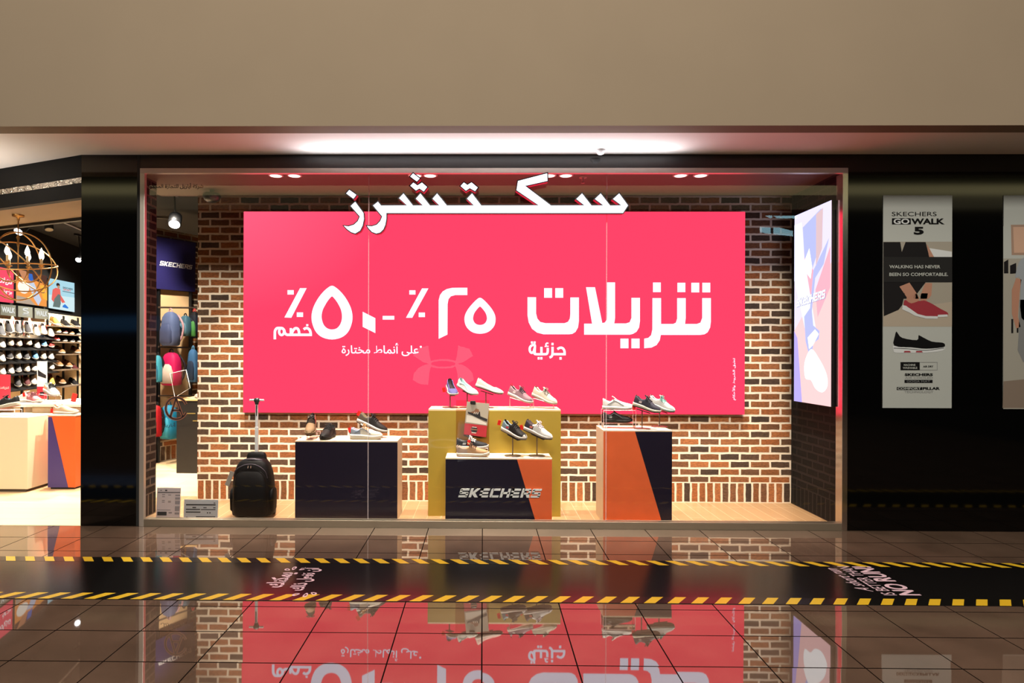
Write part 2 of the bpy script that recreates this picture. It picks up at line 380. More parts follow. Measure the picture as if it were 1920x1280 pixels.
BRL = brick_mat('dark_brick_left', 'Y', [(0, (20, 14, 12)), (.5, (30, 20, 16)), (1, (40, 26, 20))], (92, 82, 72), off=(.03, .012))
TILE = tile_mat()
MB().box((-9, -9.5, -.05), (9, 0, 0), TILE).build('floor', kind='structure')
WOOD = plank_mat('display_planks', (156, 120, 82), (176, 141, 102), (212, 190, 162))
MB().box((XL - .4, 0.0, -.05), (XR, WALL_Y + .15, 0), WOOD).build('floor_display', kind='structure')
WOOD2 = plank_mat('shop_planks', (214, 178, 132), (238, 210, 168), (150, 120, 86), .19, 1.4, rot=True)
b = MB(); b.box((-9.5, 0, -.05), (XL - .4, 8.5, 0), WOOD2); b.box((XL - .4, WALL_Y + .15, -.05), (0, 8.5, 0), WOOD2); b.build('floor_shop', kind='structure')
# back wall of the display and the two side returns
xw0 = at(370.5, 700, WALL_Y).x
MB().box((xw0, WALL_Y, 0), (XR + .1, WALL_Y + .15, 3.3), BR).build('wall_back', kind='structure')
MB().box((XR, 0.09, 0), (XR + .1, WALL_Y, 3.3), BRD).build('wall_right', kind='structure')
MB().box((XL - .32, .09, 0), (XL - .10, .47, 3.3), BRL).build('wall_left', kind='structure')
CEILW = mat('window_ceiling', (92, 70, 62), .7)
MB().box((XL - .32, 0.06, ZT), (XR, WALL_Y + .02, ZT + .05), CEILW).build('ceiling_window', kind='structure')
# facade
ZS = 3.165
MB().box((XR + .005, 0, 0), (8.5, .09, ZS), BLACKG).build('wall_facade_right', kind='structure')
xc = at(152, 600, 0).x
b = MB(); b.box((xc, 0, 0), (XL - .03, .06, ZS), BLACKG); b.box((xc, .06, 0), (XL - .06, .09, ZS), BLACKM); b.box((XL - .03, .0, 0), (XL - .003, .02, ZS), BLACKM); b.box((xc, .09, 0), (xc + .08, .5, ZS), BLACKM); b.build('wall_facade_column', kind='structure')
MB().box((XL - .005, 0, ZT - .012), (XR + .005, .09, ZS), BLACKG).build('wall_facade_top', kind='structure')
# bulkhead and the recessed soffit under it
BEIGE = mat('painted_bulkhead', (113, 101, 86), .9, spec=.2, noise=.02, nscale=2)
SOFF = mat('painted_soffit', (226, 220, 214), .85, spec=.2)
MB().box((-10, -.70, ZS), (10, -.54, 6.0), BEIGE).build('wall_bulkhead', kind='structure')
b = MB(); b.box((xc, -.54, ZS), (10, .02, ZS + .06), SOFF); b.prism([(xc, -.54, ZS), (xc, 0, ZS), (xc - 4.6, 2.0, ZS), (xc - 4.6, -.54, ZS)], (0, 0, .06), SOFF); b.build('ceiling', kind='structure')
# angled entrance header on the left
e0 = Vector((xc, 0, 0)); e1 = at(0, 315, .42); ed = Vector((e1.x - e0.x, e1.y - e0.y, 0)).normalized(); en = Vector((ed.y, -ed.x, 0))
if en.y > 0: en = -en
LEN = 4.2
b = MB()
zb = 2.80
def hp(s, n, z): p = e0 + ed * s - en * n; return (p.x, p.y, z)
b.prism([hp(0, 0, zb), hp(LEN, 0, zb), hp(LEN, 0, ZS), hp(0, 0, ZS)], -en * .06, mat('header_black', (5, 5, 5), .6, 0, .15))
b.build('wall_header', kind='structure')
STRIP = mat('glint_steel', (200, 190, 175), .12, 1, bump=1.0, nscale=18); STRIP.node_tree.nodes['Bump'].inputs['Distance'].default_value = .05  # added metal band; its bumps imitate glints of lights at the header
b = MB(); b.prism([hp(0, -.003, 2.925), hp(LEN, -.003, 2.925), hp(LEN, -.003, 2.972), hp(0, -.003, 2.972)], -en * .002, STRIP); b.build('trim_9', kind='structure')
b = MB(); b.prism([hp(0, .06, zb + .02), hp(LEN, .06, zb + .02), hp(LEN, .62, zb + .02), hp(0, .62, zb + .02)], (0, 0, .05), mat('soffit_entrance', (150, 128, 104), .8)); b.build('ceiling_entrance', kind='structure')
b = MB(); b.prism([hp(0, .62, zb - .01), hp(LEN, .62, zb - .01), hp(LEN, .62, ZS + .3), hp(0, .62, ZS + .3)], -en * .04, BLACKM); b.build('trim_1', kind='structure')
CEILD = mat('shop_ceiling', (15, 13, 12), .8)
MB().box((-10, .2, 3.42), (0, 9, 3.5), CEILD).build('ceiling_shop', kind='structure')
MB().box((-9.6, 8.0, 0), (0, 8.1, 3.5), mat('shop_back_wall', (22, 20, 22), .8)).build('wall_shop_back', kind='structure')
MB().box((-2.2, WALL_Y + .15, 0), (-2.1, 8, 3.5), mat('shop_side_wall', (60, 50, 44), .8)).build('wall_shop_right', kind='structure')
# polished frame round the display window
FZ = .062
win = frame((0, 0, 0), kind='structure', name='window_1')
SILVR = mat('satin_steel', (215, 208, 200), .42, 1)
b = MB(); b.box((XL, -.012, ZT - .045), (XR, .028, ZT - .002), SILVR); b.build('window_frame', win, bevel=.002)
b = MB(); b.box((XL, -.012, 0), (XL + .04, .025, ZT - .045), SILVR); b.build('window_frame', win, bevel=.002)
b = MB(); b.box((XR - .045, -.012, 0), (XR, .09, ZT - .045), SILVER); b.build('window_frame', win, bevel=.002)
b = MB(); b.box((XL + .04, -.012, 0), (XR - .045, .06, FZ), mat('sill_steel', (168, 156, 138), .4, 1)); b.build('window_sill', win, bevel=.002)
GLASS = clear('window_glass', fres=1.5)
j1, j2 = at(691, 600, .03).x, at(1137, 600, .03).x
for a, c in ((XL + .04, j1 - .003), (j1 + .003, j2 - .003), (j2 + .003, XR - .045)):
    MB().poly([(a, .03, FZ), (c, .03, FZ), (c, .03, ZT - .045), (a, .03, ZT - .045)], GLASS).build('glass_pane', win)
EDGE = mat('glass_edge', (236, 222, 224), .4)
_nt = EDGE.node_tree; _t = N(_nt, 'ShaderNodeBsdfTransparent'); _m = N(_nt, 'ShaderNodeMixShader'); _m.inputs[0].default_value = .25
_nt.links.new(_t.outputs[0], _m.inputs[1]); _nt.links.new(_nt.nodes['Principled BSDF'].outputs[0], _m.inputs[2]); _nt.links.new(_m.outputs[0], [n for n in _nt.nodes if n.type == 'OUTPUT_MATERIAL'][0].inputs[0])
for j in (j1, j2): MB().box((j - .003, .024, FZ), (j + .003, .036, ZT - .045), EDGE).build('glass_joint', win)

# the far side of the mall, seen only as reflections in the glass and the black panels
opp = frame((0, -13, 0), kind='structure', name='wall_opposite')
DK = mat('dark_far_wall', (10, 10, 11), .8)
MB().box((-26, -.3, 0), (26, 0, 12), DK).build('far_wall', opp)
b = MB(); b.box((-26, 0, 5.95), (26, .05, 6.22), emit('cove_light', (1.0, .86, .42), 1.7, True)); b.build('cove_strip', opp)
b = MB(); b.box((-26, 0, 5.55), (26, .02, 5.95), emit('cove_wash', (.60, .52, .30), .55, True)); b.build('cove_band', opp)
LG = emit('far_logo_light', (1, .95, .98), 1.9, True)
def ft(cx, cy):
    p = at(480 + cx / 4, 500 + cy / 4, 0); d = p - CAM; q = CAM + d * ((5.5 + 12.9) / d.y)
    return Vector((q.x, .06, q.z))
b = MB()
for fl_ in (0, 1):
    mx = (lambda x: 2 * 1403 - x) if fl_ else (lambda x: x)
    b.poly([ft(mx(x), y) for x, y in ((1178, 668), (1205, 615), (1290, 590), (1300, 660), (1312, 712), (1300, 728), (1250, 715))], LG)
    b.poly([ft(mx(x), y) for x, y in ((1312, 742), (1297, 800), (1290, 885), (1225, 880), (1172, 850), (1182, 800), (1215, 760), (1260, 735), (1300, 728))], LG)
cc = [(1403 + 115 * math.cos(t * pi / 16), 728 + 36 * math.sin(t * pi / 16)) for t in range(32)]
ci = [(1403 + 92 * math.cos(t * pi / 16), 728 + 22 * math.sin(t * pi / 16)) for t in range(32)]
b.ring([ft(*p) for p in cc], [ft(*p) for p in ci], LG)
b.build('far_logo', opp)
CY = emit('far_screen_light', (.45, .85, 1), 8.0, True)
def fpx(x, y): return ft((x - 480) * 4, (y - 500) * 4)
b = MB()
for q in (((1437, 403), (1450, 402), (1452, 406), (1448, 408)), ((1453, 403), (1498, 403), (1498, 408), (1460, 408)), ((1427, 424), (1448, 425), (1448, 438), (1428, 434)), ((1453, 425), (1465, 425), (1490, 432), (1490, 442), (1453, 438))):
    b.poly([fpx(*p) for p in q], CY)
BL = emit('far_blue_light', (.12, .42, .9), .55, True)
b.poly([fpx(*p) for p in ((100, 594), (371, 590), (371, 620), (100, 620))], BL)
b.build('far_screen', opp)

# ---------------------------------------------------------------- LED wall screen
SY = WALL_Y - .055
s0 = at(456, 773, SY); s1 = at(1397, 397, SY)
sx0, sx1, sz0, sz1 = s0.x, s1.x, s0.z, s1.z
def led_mat():
    m = bpy.data.materials.new('led_red'); m.use_nodes = True; nt = m.node_tree; L = nt.links; nt.nodes.clear()
    o = N(nt, 'ShaderNodeOutputMaterial'); e = N(nt, 'ShaderNodeEmission')
    tc = N(nt, 'ShaderNodeTexCoord'); mp = N(nt, 'ShaderNodeMapping'); L.new(tc.outputs['Object'], mp.inputs[0])
    # the displayed picture: a slightly paler bloom on its left half
    mp.inputs['Location'].default_value = (1.55, 0, -1.75); mp.inputs['Scale'].default_value = (.55, 0, .8)
    g = N(nt, 'ShaderNodeTexGradient', gradient_type='SPHERICAL'); L.new(mp.outputs[0], g.inputs[0])
    r = N(nt, 'ShaderNodeValToRGB'); r.color_ramp.elements[0].color = (1.0, .035, .085, 1); r.color_ramp.elements[1].color = (1.0, .085, .155, 1)
    L.new(g.outputs['Color'], r.inputs[0]); L.new(r.outputs[0], e.inputs[0])
    e.inputs[1].default_value = 1.75
    L.new(e.outputs[0], o.inputs[0]); return m
LEDR = led_mat(); LEDW = emit('led_white', (1.35, 1.3, 1.55), 1.0, True)
scr = thing('led_screen', 'huge glowing red sale screen hung on the orange brick wall', 'screen', ((sx0 + sx1) / 2, SY, sz0))
scr_off = Vector(scr.location)
def child_build(mb, name, root, **k):
    """mesh given in world space -> child of an unrotated root"""
    o = root.matrix_basis.to_translation(); mb.v = [(x - o.x, y - o.y, z - o.z) for x, y, z in mb.v]
    return mb.build(name, root, **k)
b = MB(); b.box((sx0, SY, sz0), (sx1, WALL_Y - .001, sz1), BLACKP); child_build(b, 'screen_housing', scr)
b = MB(); b.poly([(sx0, SY - .002, sz0), (sx1, SY - .002, sz0), (sx1, SY - .002, sz1), (sx0, SY - .002, sz1)], LEDR)
o = child_build(b, 'screen_face', scr)
TY = SY - .004
def let(mb): return child_build(mb, 'lettering', scr)
f3 = tr(940, 500, 4.174, TY)
b = MB()
b.poly([f3(*p) for p in [(1640, 245), (1640, 430), (1634, 475), (1615, 512), (1590, 528), (1555, 533), (1248, 533), (1240, 575), (1215, 612), (1175, 632), (1118, 637), (1118, 562), (1150, 556), (1172, 535), (1182, 490), (1183, 245), (1250, 245), (1250, 447), (1345, 447), (1366, 437), (1376, 405), (1376, 245), (1443, 245), (1443, 400), (1438, 447), (1530, 447), (1558, 437), (1572, 400), (1572, 245)]], LEDW)
for x, y, X, Y in ((1187, 123, 1248, 198), (1378, 125, 1440, 198), (1487, 125, 1549, 200), (1573, 125, 1635, 200)): rect(b, f3, x, y, X, Y, LEDW)
b.poly([f3(*p) for p in [(1085, 243), (1085, 425), (1078, 475), (1058, 508), (1030, 525), (1005, 531), (648, 531), (648, 445), (710, 445), (663, 160), (733, 160), (790, 440), (810, 436), (826, 412), (828, 380), (828, 122), (890, 122), (890, 400), (884, 443), (975, 443), (1004, 434), (1018, 400), (1018, 243)]], LEDW)
for x, y, X, Y in ((932, 562, 995, 637), (1018, 562, 1082, 637)): rect(b, f3, x, y, X, Y, LEDW)
b.poly([f3(*p) for p in [(607, 240), (607, 425), (600, 475), (580, 510), (555, 525), (530, 528), (330, 528), (280, 515), (240, 485), (214, 435), (205, 380), (205, 238), (272, 238), (272, 365), (282, 405), (305, 432), (345, 441), (495, 441), (522, 430), (536, 405), (540, 370), (540, 240)]], LEDW)
for x, y, X, Y in ((335, 167, 397, 242), (422, 167, 484, 242)): rect(b, f3, x, y, X, Y, LEDW)
let(b)
f2 = tr(480, 500, 4.0, TY); b = MB()
for q in ([(330, 160), (380, 160), (265, 382), (213, 380)], [(800, 337), (895, 385), (895, 497), (800, 450)], [(1245, 162), (1293, 162), (1172, 382), (1125, 382)],
          [(1370, 540), (1370, 250), (1380, 212), (1400, 185), (1430, 167), (1470, 158), (1520, 157), (1585, 157), (1585, 212), (1495, 212), (1462, 221), (1444, 242), (1437, 280), (1436, 508)]):
    b.poly([f2(*p) for p in q], LEDW)
for q in ((236, 175, 283, 208), (306, 342, 353, 376), (950, 368, 1037, 396), (1150, 176, 1196, 208), (1220, 343, 1267, 377)): rect(b, f2, *q, LEDW)
for oo, ii in (([(570, 142), (600, 156), (640, 192), (680, 245), (712, 310), (724, 375), (715, 435), (688, 492), (640, 530), (570, 545), (500, 530), (452, 492), (425, 435), (416, 375), (428, 310), (460, 245), (500, 192), (540, 156)],
                [(570, 222), (581, 230), (600, 253), (620, 285), (638, 325), (645, 370), (640, 410), (625, 442), (602, 463), (570, 470), (538, 463), (513, 442), (498, 410), (492, 370), (500, 325), (520, 285), (540, 253), (559, 230)]),
               ([(1680, 232), (1702, 243), (1735, 275), (1768, 315), (1790, 355), (1797, 395), (1788, 440), (1760, 475), (1725, 495), (1680, 502), (1635, 495), (1600, 475), (1573, 440), (1563, 395), (1570, 355), (1592, 315), (1625, 275), (1658, 243)],
                [(1680, 298), (1688, 303), (1700, 316), (1715, 335), (1727, 358), (1732, 385), (1728, 406), (1716, 424), (1700, 433), (1680, 436), (1660, 433), (1644, 424), (1632, 406), (1628, 385), (1633, 358), (1645, 335), (1660, 316), (1672, 303)])):
    b.ring([f2(*p) for p in cat_rom(oo, 3)], [f2(*p) for p in cat_rom(ii, 3)], LEDW)
let(b)
fj = tr(980, 630, 19.2, TY); b = MB(); W = 84
def st(mb, fn, P, w, m, n=4): mb.ribbon(cat_rom(P, n, False), w, fn, m)
st(b, fj, [(1250, 470), (1330, 422), (1410, 420), (1475, 470), (1507, 560), (1510, 690)], W, LEDW)
b.ribbon([(1552, 648), (1075, 648)], W, fj, LEDW)
st(b, fj, [(1075, 382), (1075, 560), (1070, 660), (1035, 735), (965, 768)], W, LEDW)
st(b, fj, [(902, 420), (900, 560), (870, 630), (800, 648), (470, 648), (436, 600), (434, 480), (434, 322), (335, 330), (270, 390), (252, 480), (280, 570), (335, 598), (395, 550), (432, 430)], W, LEDW)
b.ribbon([(675, 385), (675, 640)], W, fj, LEDW)
st(b, fj, [(925, 265), (875, 250), (838, 290), (850, 350)], 50, LEDW); b.ribbon([(935, 362), (790, 368)], 42, fj, LEDW)
for q in ((1035, 240, 1112, 327), (295, 188, 370, 268), (394, 188, 468, 268), (538, 752, 612, 840), (634, 752, 712, 840), (1322, 752, 1406, 845)): rect(b, fj, *q, LEDW)
let(b)
fk = tr(505, 600, 21.33, TY); b = MB(); W = 102
st(b, fk, [(1375, 372), (1440, 325), (1530, 325), (1605, 385), (1645, 480), (1655, 630)], W, LEDW)
b.ribbon([(1706, 585), (690, 585)], W, fk, LEDW)
st(b, fk, [(875, 585), (930, 450), (1000, 350), (1070, 322), (1140, 350), (1180, 440), (1195, 560)], W, LEDW)
b.ribbon([(860, 318), (860, 560)], 94, fk, LEDW)
st(b, fk, [(700, 585), (625, 520), (590, 400), (520, 330), (400, 315), (295, 330), (232, 420), (220, 540), (220, 765)], W, LEDW)
b.ribbon([(490 + 100 * math.cos(t * pi / 10), 455 + 140 * math.sin(t * pi / 10)) for t in range(20)], 95, fk, LEDW, closed=True)
rect(b, fk, 1472, 160, 1560, 238, LEDW)
let(b)
b = MB(); p = at(640.5, 667, TY); q = at(785, 643, TY)
text(b, arabic('على أنماط مختارة'), (p.x, TY, p.z), (q.x - p.x, 0, 0), (0, 0, q.z - p.z), LEDW, .012)
p = at(789, 650, TY); b.poly([(p.x + .011 * math.cos(t * pi / 5), TY, p.z + .011 * math.sin(t * pi / 5)) for t in range(10)], LEDW)
let(b)
b = MB(); p = at(1380, 750, TY); q = at(1373, 671, TY)
text(b, arabic('تطبق الشروط والأحكام'), (p.x, TY, p.z), (0, 0, q.z - p.z), (q.x - p.x, 0, 0), LEDW, .012)
let(b)

# ---------------------------------------------------------------- illuminated shop sign on the glass
SGN = emit('sign_white', (1, .98, 1.1), 1.7, True)
SIDE = mat('sign_return', (190, 30, 66), .12, 0, .6)  # reflected red put into the colour of the letter sides
RIM = mat('sign_rim', (16, 16, 30), .3)
sg = thing('shop_sign', 'big white illuminated Arabic shop name fixed across top of the glass', 'sign', (at(910, 385, 0).x, -.02, 2.6))
fs_ = tr(600, 310, 3.097, -.065)
def sign_piece(polys, name):
    b = MB()
    for P in polys:
        P = [fs_(*p) for p in P]
        # front outline turned to face the mall
        ar = sum(P[i].x * P[(i + 1) % len(P)].z - P[(i + 1) % len(P)].x * P[i].z for i in range(len(P)))
        if ar < 0: P = P[::-1]
        b.prism(P, (0, .065, 0), SGN, SIDE)
    child_build(b, name, sg)
body = [[(1792, 232), (1761, 279), (388, 279), (388, 310), (382, 345), (370, 373), (350, 392), (326, 398), (300, 388), (280, 367), (268, 348), (300, 351), (328, 342), (347, 322), (358, 297), (304, 232), (337, 207), (356, 230), (500, 230), (455, 190), (485, 158), (541, 230), (592, 230), (553, 193), (583, 158), (640, 230), (688, 230), (650, 193), (680, 158), (738, 230), (888, 230), (850, 193), (883, 158), (938, 230), (1265, 230), (1138, 145), (1147, 88), (1322, 42), (1324, 92), (1197, 120), (1342, 230), (1530, 230), (1484, 195), (1522, 158), (1578, 230), (1640, 230), (1592, 195), (1630, 158), (1686, 230), (1745, 230), (1697, 195), (1738, 158)]]
sign_piece(body, 'joined_letters')
sign_piece([[(205, 207), (255, 275), (258, 310), (250, 350), (235, 380), (205, 398), (180, 390), (155, 372), (133, 348), (165, 351), (195, 342), (217, 322), (228, 297), (174, 235)]], 'letter')
sign_piece([[(170, 138), (215, 170), (195, 197), (148, 163)]], 'dot')
sign_piece([[(540, 42), (583, 75), (563, 97), (520, 65)]], 'dot')
sign_piece([[(542, 96), (566, 113), (592, 96), (626, 125), (603, 155), (577, 137), (557, 149), (520, 118)]], 'dots')
sign_piece([[(835, 95), (856, 110), (880, 95), (920, 128), (901, 153), (870, 135), (847, 150), (812, 120)]], 'dots')
b = MB()
for P in body + [[(205, 207), (258, 310), (205, 398), (133, 348), (228, 297), (174, 235)]]:
    pass
# slim dark rim round the lit faces
for P in body: b.ribbon(P, 6, tr(600, 310, 3.097, -.0665), RIM, closed=True)
for P in ([(205, 207), (255, 275), (258, 310), (250, 350), (235, 380), (205, 398), (180, 390), (155, 372), (133, 348), (165, 351), (195, 342), (217, 322), (228, 297), (174, 235)], [(170, 138), (215, 170), (195, 197), (148, 163)], [(540, 42), (583, 75), (563, 97), (520, 65)], [(542, 96), (566, 113), (592, 96), (626, 125), (603, 155), (577, 137), (557, 149), (520, 118)], [(835, 95), (856, 110), (880, 95), (920, 128), (901, 153), (870, 135), (847, 150), (812, 120)]):
    b.ribbon(P, 6, tr(600, 310, 3.097, -.0665), RIM, closed=True)
child_build(b, 'rim', sg)

# added area light stands in for the sign's spill on the soffit
area('sign_wash', (.05, -.085, 2.985), (.05, -.48, ZS), 3.1, .03, 16, (.93, .94, 1.0))
# ---------------------------------------------------------------- LED poster on the right wall of the display
lp0 = at(1490, 752, .50)
PX = XR - .075
def lp(px, py, off=0): return hit(px, py, (PX - off, 0, 0), (1, 0, 0))
ya, yb = lp(1559, 600).y, lp(1490, 600).y
za, zb2 = lp(1525, 757).z, lp(1525, 390).z
led = thing('led_poster', 'tall glowing sports shoe poster screen on the right wall of the display', 'screen', (PX, (ya + yb) / 2, za))
b = MB(); b.box((PX, ya, za), (XR - .001, yb, zb2), BLACKP); child_build(b, 'screen_housing', led, bevel=.004)
def lpp(u, v, o=.002): return (PX - o, yb + (ya - yb) * u, zb2 + (za - zb2) * v)   # u across from the wall end to the glass end, v down
def es(n, c, k=1.0): return emit('poster_' + n, c, k)
b = MB()
def lpoly(P, m, o): b.poly([lpp(u, v, o) for u, v in P][::-1], m)
lpoly([(0, 0), (1, 0), (1, 1), (0, 1)], es('peach', (255, 205, 205), 1.25), .002)
lpoly([(0, 0), (1, 0), (1, .30), (0, .62)], es('lavender', (222, 216, 255), 1.35), .003)
lpoly([(.28, .2), (.55, .32), (.48, .6), (.36, .5)], es('pink', (255, 180, 196), 1.2), .004)
lpoly([(.6, .42), (.98, .22), (.98, .42), (.66, .56)], es('pink', (255, 150, 175)), .004)
lpoly([(0, .05), (.22, .05), (.3, .25), (.62, .62), (.42, .7), (.12, .45), (0, .35)], es('pale', (225, 228, 255), 1.4), .005)
lpoly([(.25, .08), (.75, 0.02), (.72, .2), (.5, .32), (.3, .24)], es('blue', (186, 192, 248), 1.2), .0055)
lpoly([(.55, .32), (.95, .18), (.82, .3), (.6, .36), (.5, .55), (.42, .6)], es('blue', (150, 160, 235)), .006)
lpoly([(.62, .04), (.8, .02), (.78, .22), (.62, .3)], es('tan', (232, 200, 206), 1.1), .0065)
lpoly([(.3, .26), (.44, .2), (.52, .3), (.48, .36), (.38, .33)], es('white', (255, 255, 255), 1.5), .007)
lpoly([(.3, .55), (.5, .5), (.55, .6), (.72, .63), (.7, .67), (.56, .69), (.48, .78), (.34, .68)], es('blue', (150, 160, 235)), .006)
lpoly([(.4, .66), (.6, .62), (.7, .645), (.55, .7), (.44, .72)], es('white', (255, 255, 255)), .0065)
lpoly([(0, .62), (.1, .66), (.24, 1), (0, 1)], es('violet', (190, 176, 250), 1.15), .005)
lpoly(cat_rom([(.32, .79), (.5, .72), (.72, .77), (.9, .84), (.93, .90), (.8, .935), (.62, .92), (.5, .88), (.34, .87)], 4), es('white', (255, 255, 255)), .008)
child_build(b, 'screen_picture', led)
b = MB(); o_ = Vector(lpp(.09, .497, .0086)); logo(b, o_, Vector(lpp(.89, .472, .0086)) - o_, (0, 0, .078), es('logo_shade', (120, 116, 190))); o_ = Vector(lpp(.08, .495, .0095)); logo(b, o_, Vector(lpp(.88, .47, .0095)) - o_, (0, 0, .075), emit('poster_logo', (255, 255, 255), 1.6)); child_build(b, 'lettering', led)

# ---------------------------------------------------------------- podiums
NAVY = mat('navy_print', (17, 14, 36), .3, 0, .5)
ORNG = mat('orange_print', (236, 104, 54), .4, noise=.05, nscale=6)
YELL = mat('mustard_paint', (158, 132, 40), .5)
LOGOG = mat('logo_grey', (236, 238, 236), .4)
def podium(label, x0, x1, y0, y1, z, split=None, logo_on=False, body=LAM, name='display_podium'):
    """split: (top, bottom) share of the front taken by the left colour, and the two colours"""
    t = thing(name, label, 'podium', ((x0 + x1) / 2, (y0 + y1) / 2, 0)); w = (x1 - x0) / 2; d = (y1 - y0) / 2
    MB().box((-w, -d, 0), (w, d, z), body).build('body', t, bevel=.002)
    if split:
        a, c, m1, m2 = split; yy = -d - .002
        xa, xcx = -w + 2 * w * a, -w + 2 * w * c; zt = z - .012
        P1 = [(-w + .001, yy, .003), (xcx, yy, .003), (xa, yy, zt), (-w + .001, yy, zt)]; P2 = [(xcx, yy, .003), (w - .001, yy, .003), (w - .001, yy, zt), (xa, yy, zt)]
        q = MB()
        if c > 0.001: q.prism(P1, (0, .0018, 0), m1)
        if m2: q.prism(P2, (0, .0018, 0), m2)
        q.build('printed_front', t)
        if logo_on:
            q = MB(); logo(q, (-w + .112, yy - .012, .237), (.724, 0, 0), (0, 0, .075), LOGOG, (0, .011, 0)); q.build('lettering', t)
    return t
pa = at(553, 978, .20); pb = at(745, 978, .20)
A_X0, A_X1, A_Z = pa.x, pb.x, .708
podium('navy fronted podium left of the yellow block, holding four shoes', A_X0, A_X1, .20, .53, A_Z, (1, 1, NAVY, None))
ya0 = .40
B_X0, B_X1, B_Z = at(803, 900, ya0).x, at(1051, 900, ya0).x, .972
podium('tall mustard yellow display block behind the wordmark podium', B_X0, B_X1, ya0, .72, B_Z, body=LAM)
q = bpy.data.objects['display_podium.001']
w_ = (B_X1 - B_X0) / 2
MB().box((-w_ - .001, -.16 - .003, .0), (w_ + .001, .16, B_Z - .014), YELL).build('yellow_wrap', q)
C_X0, C_X1, C_Z = at(835, 920, .12).x, at(1035, 920, .12).x, .575
podium('low navy and orange podium with the grey wordmark on its front', C_X0, C_X1, .12, .392, C_Z, (.672, .855, NAVY, ORNG), True)
D_X0, D_X1, D_Z = at(1131, 900, .17).x, at(1260, 900, .17).x, .815
podium('tall half orange half navy podium nearest the right side', D_X0, D_X1, .17, .53, D_Z, (.46, .86, ORNG, NAVY))

# ---------------------------------------------------------------- shoes
def ip(t, tb):
    for (a, va), (b_, vb) in zip(tb, tb[1:]):
        if t <= b_: return va + (vb - va) * (t - a) / (b_ - a)
    return tb[-1][1]
def sm(x): x = max(0, min(1, x)); return x * x * (3 - 2 * x)
WT = [(0, .017), (.03, .026), (.10, .031), (.22, .033), (.40, .033), (.58, .041), (.70, .045), (.82, .043), (.91, .034), (.965, .022), (1, .006)]
STY = {
    'sneaker': dict(h=[(0, .092), (.03, .104), (.08, .100), (.16, .084), (.25, .076), (.32, .084), (.38, .104), (.44, .099), (.6, .077), (.75, .062), (.88, .054), (.95, .046), (1, .028)], o=(.045, .37), sole=(.030, .024, .020), lace=4, tongue=True),
    'chunky': dict(h=[(0, .098), (.03, .112), (.08, .108), (.16, .092), (.25, .084), (.32, .094), (.38, .116), (.44, .110), (.6, .086), (.75, .070), (.88, .062), (.95, .054), (1, .036)], o=(.045, .37), sole=(.042, .034, .026), lace=4, tongue=True),
    'court': dict(h=[(0, .088), (.03, .098), (.08, .094), (.16, .080), (.25, .074), (.32, .080), (.38, .098), (.44, .094), (.6, .074), (.75, .062), (.88, .054), (.95, .048), (1, .030)], o=(.045, .37), sole=(.026, .026, .024), lace=4, tongue=True),
    'slipon': dict(h=[(0, .094), (.03, .108), (.08, .100), (.16, .082), (.24, .074), (.31, .082), (.36, .104), (.42, .096), (.55, .076), (.7, .062), (.85, .054), (.95, .045), (1, .028)], o=(.045, .35), sole=(.030, .025, .020), lace=0, tongue=True),
    'flat': dict(h=[(0, .080), (.03, .088), (.10, .078), (.25, .062), (.45, .050), (.60, .044), (.70, .049), (.85, .045), (.95, .038), (1, .024)], o=(.045, .62), sole=(.024, .020, .018), lace=0, tongue=False),
}
TS = [0, .015, .03, .06, .10, .16, .22, .28, .33, .37, .41, .46, .52, .58, .64, .70, .76, .82, .87, .91, .945, .975, .993, 1.0]
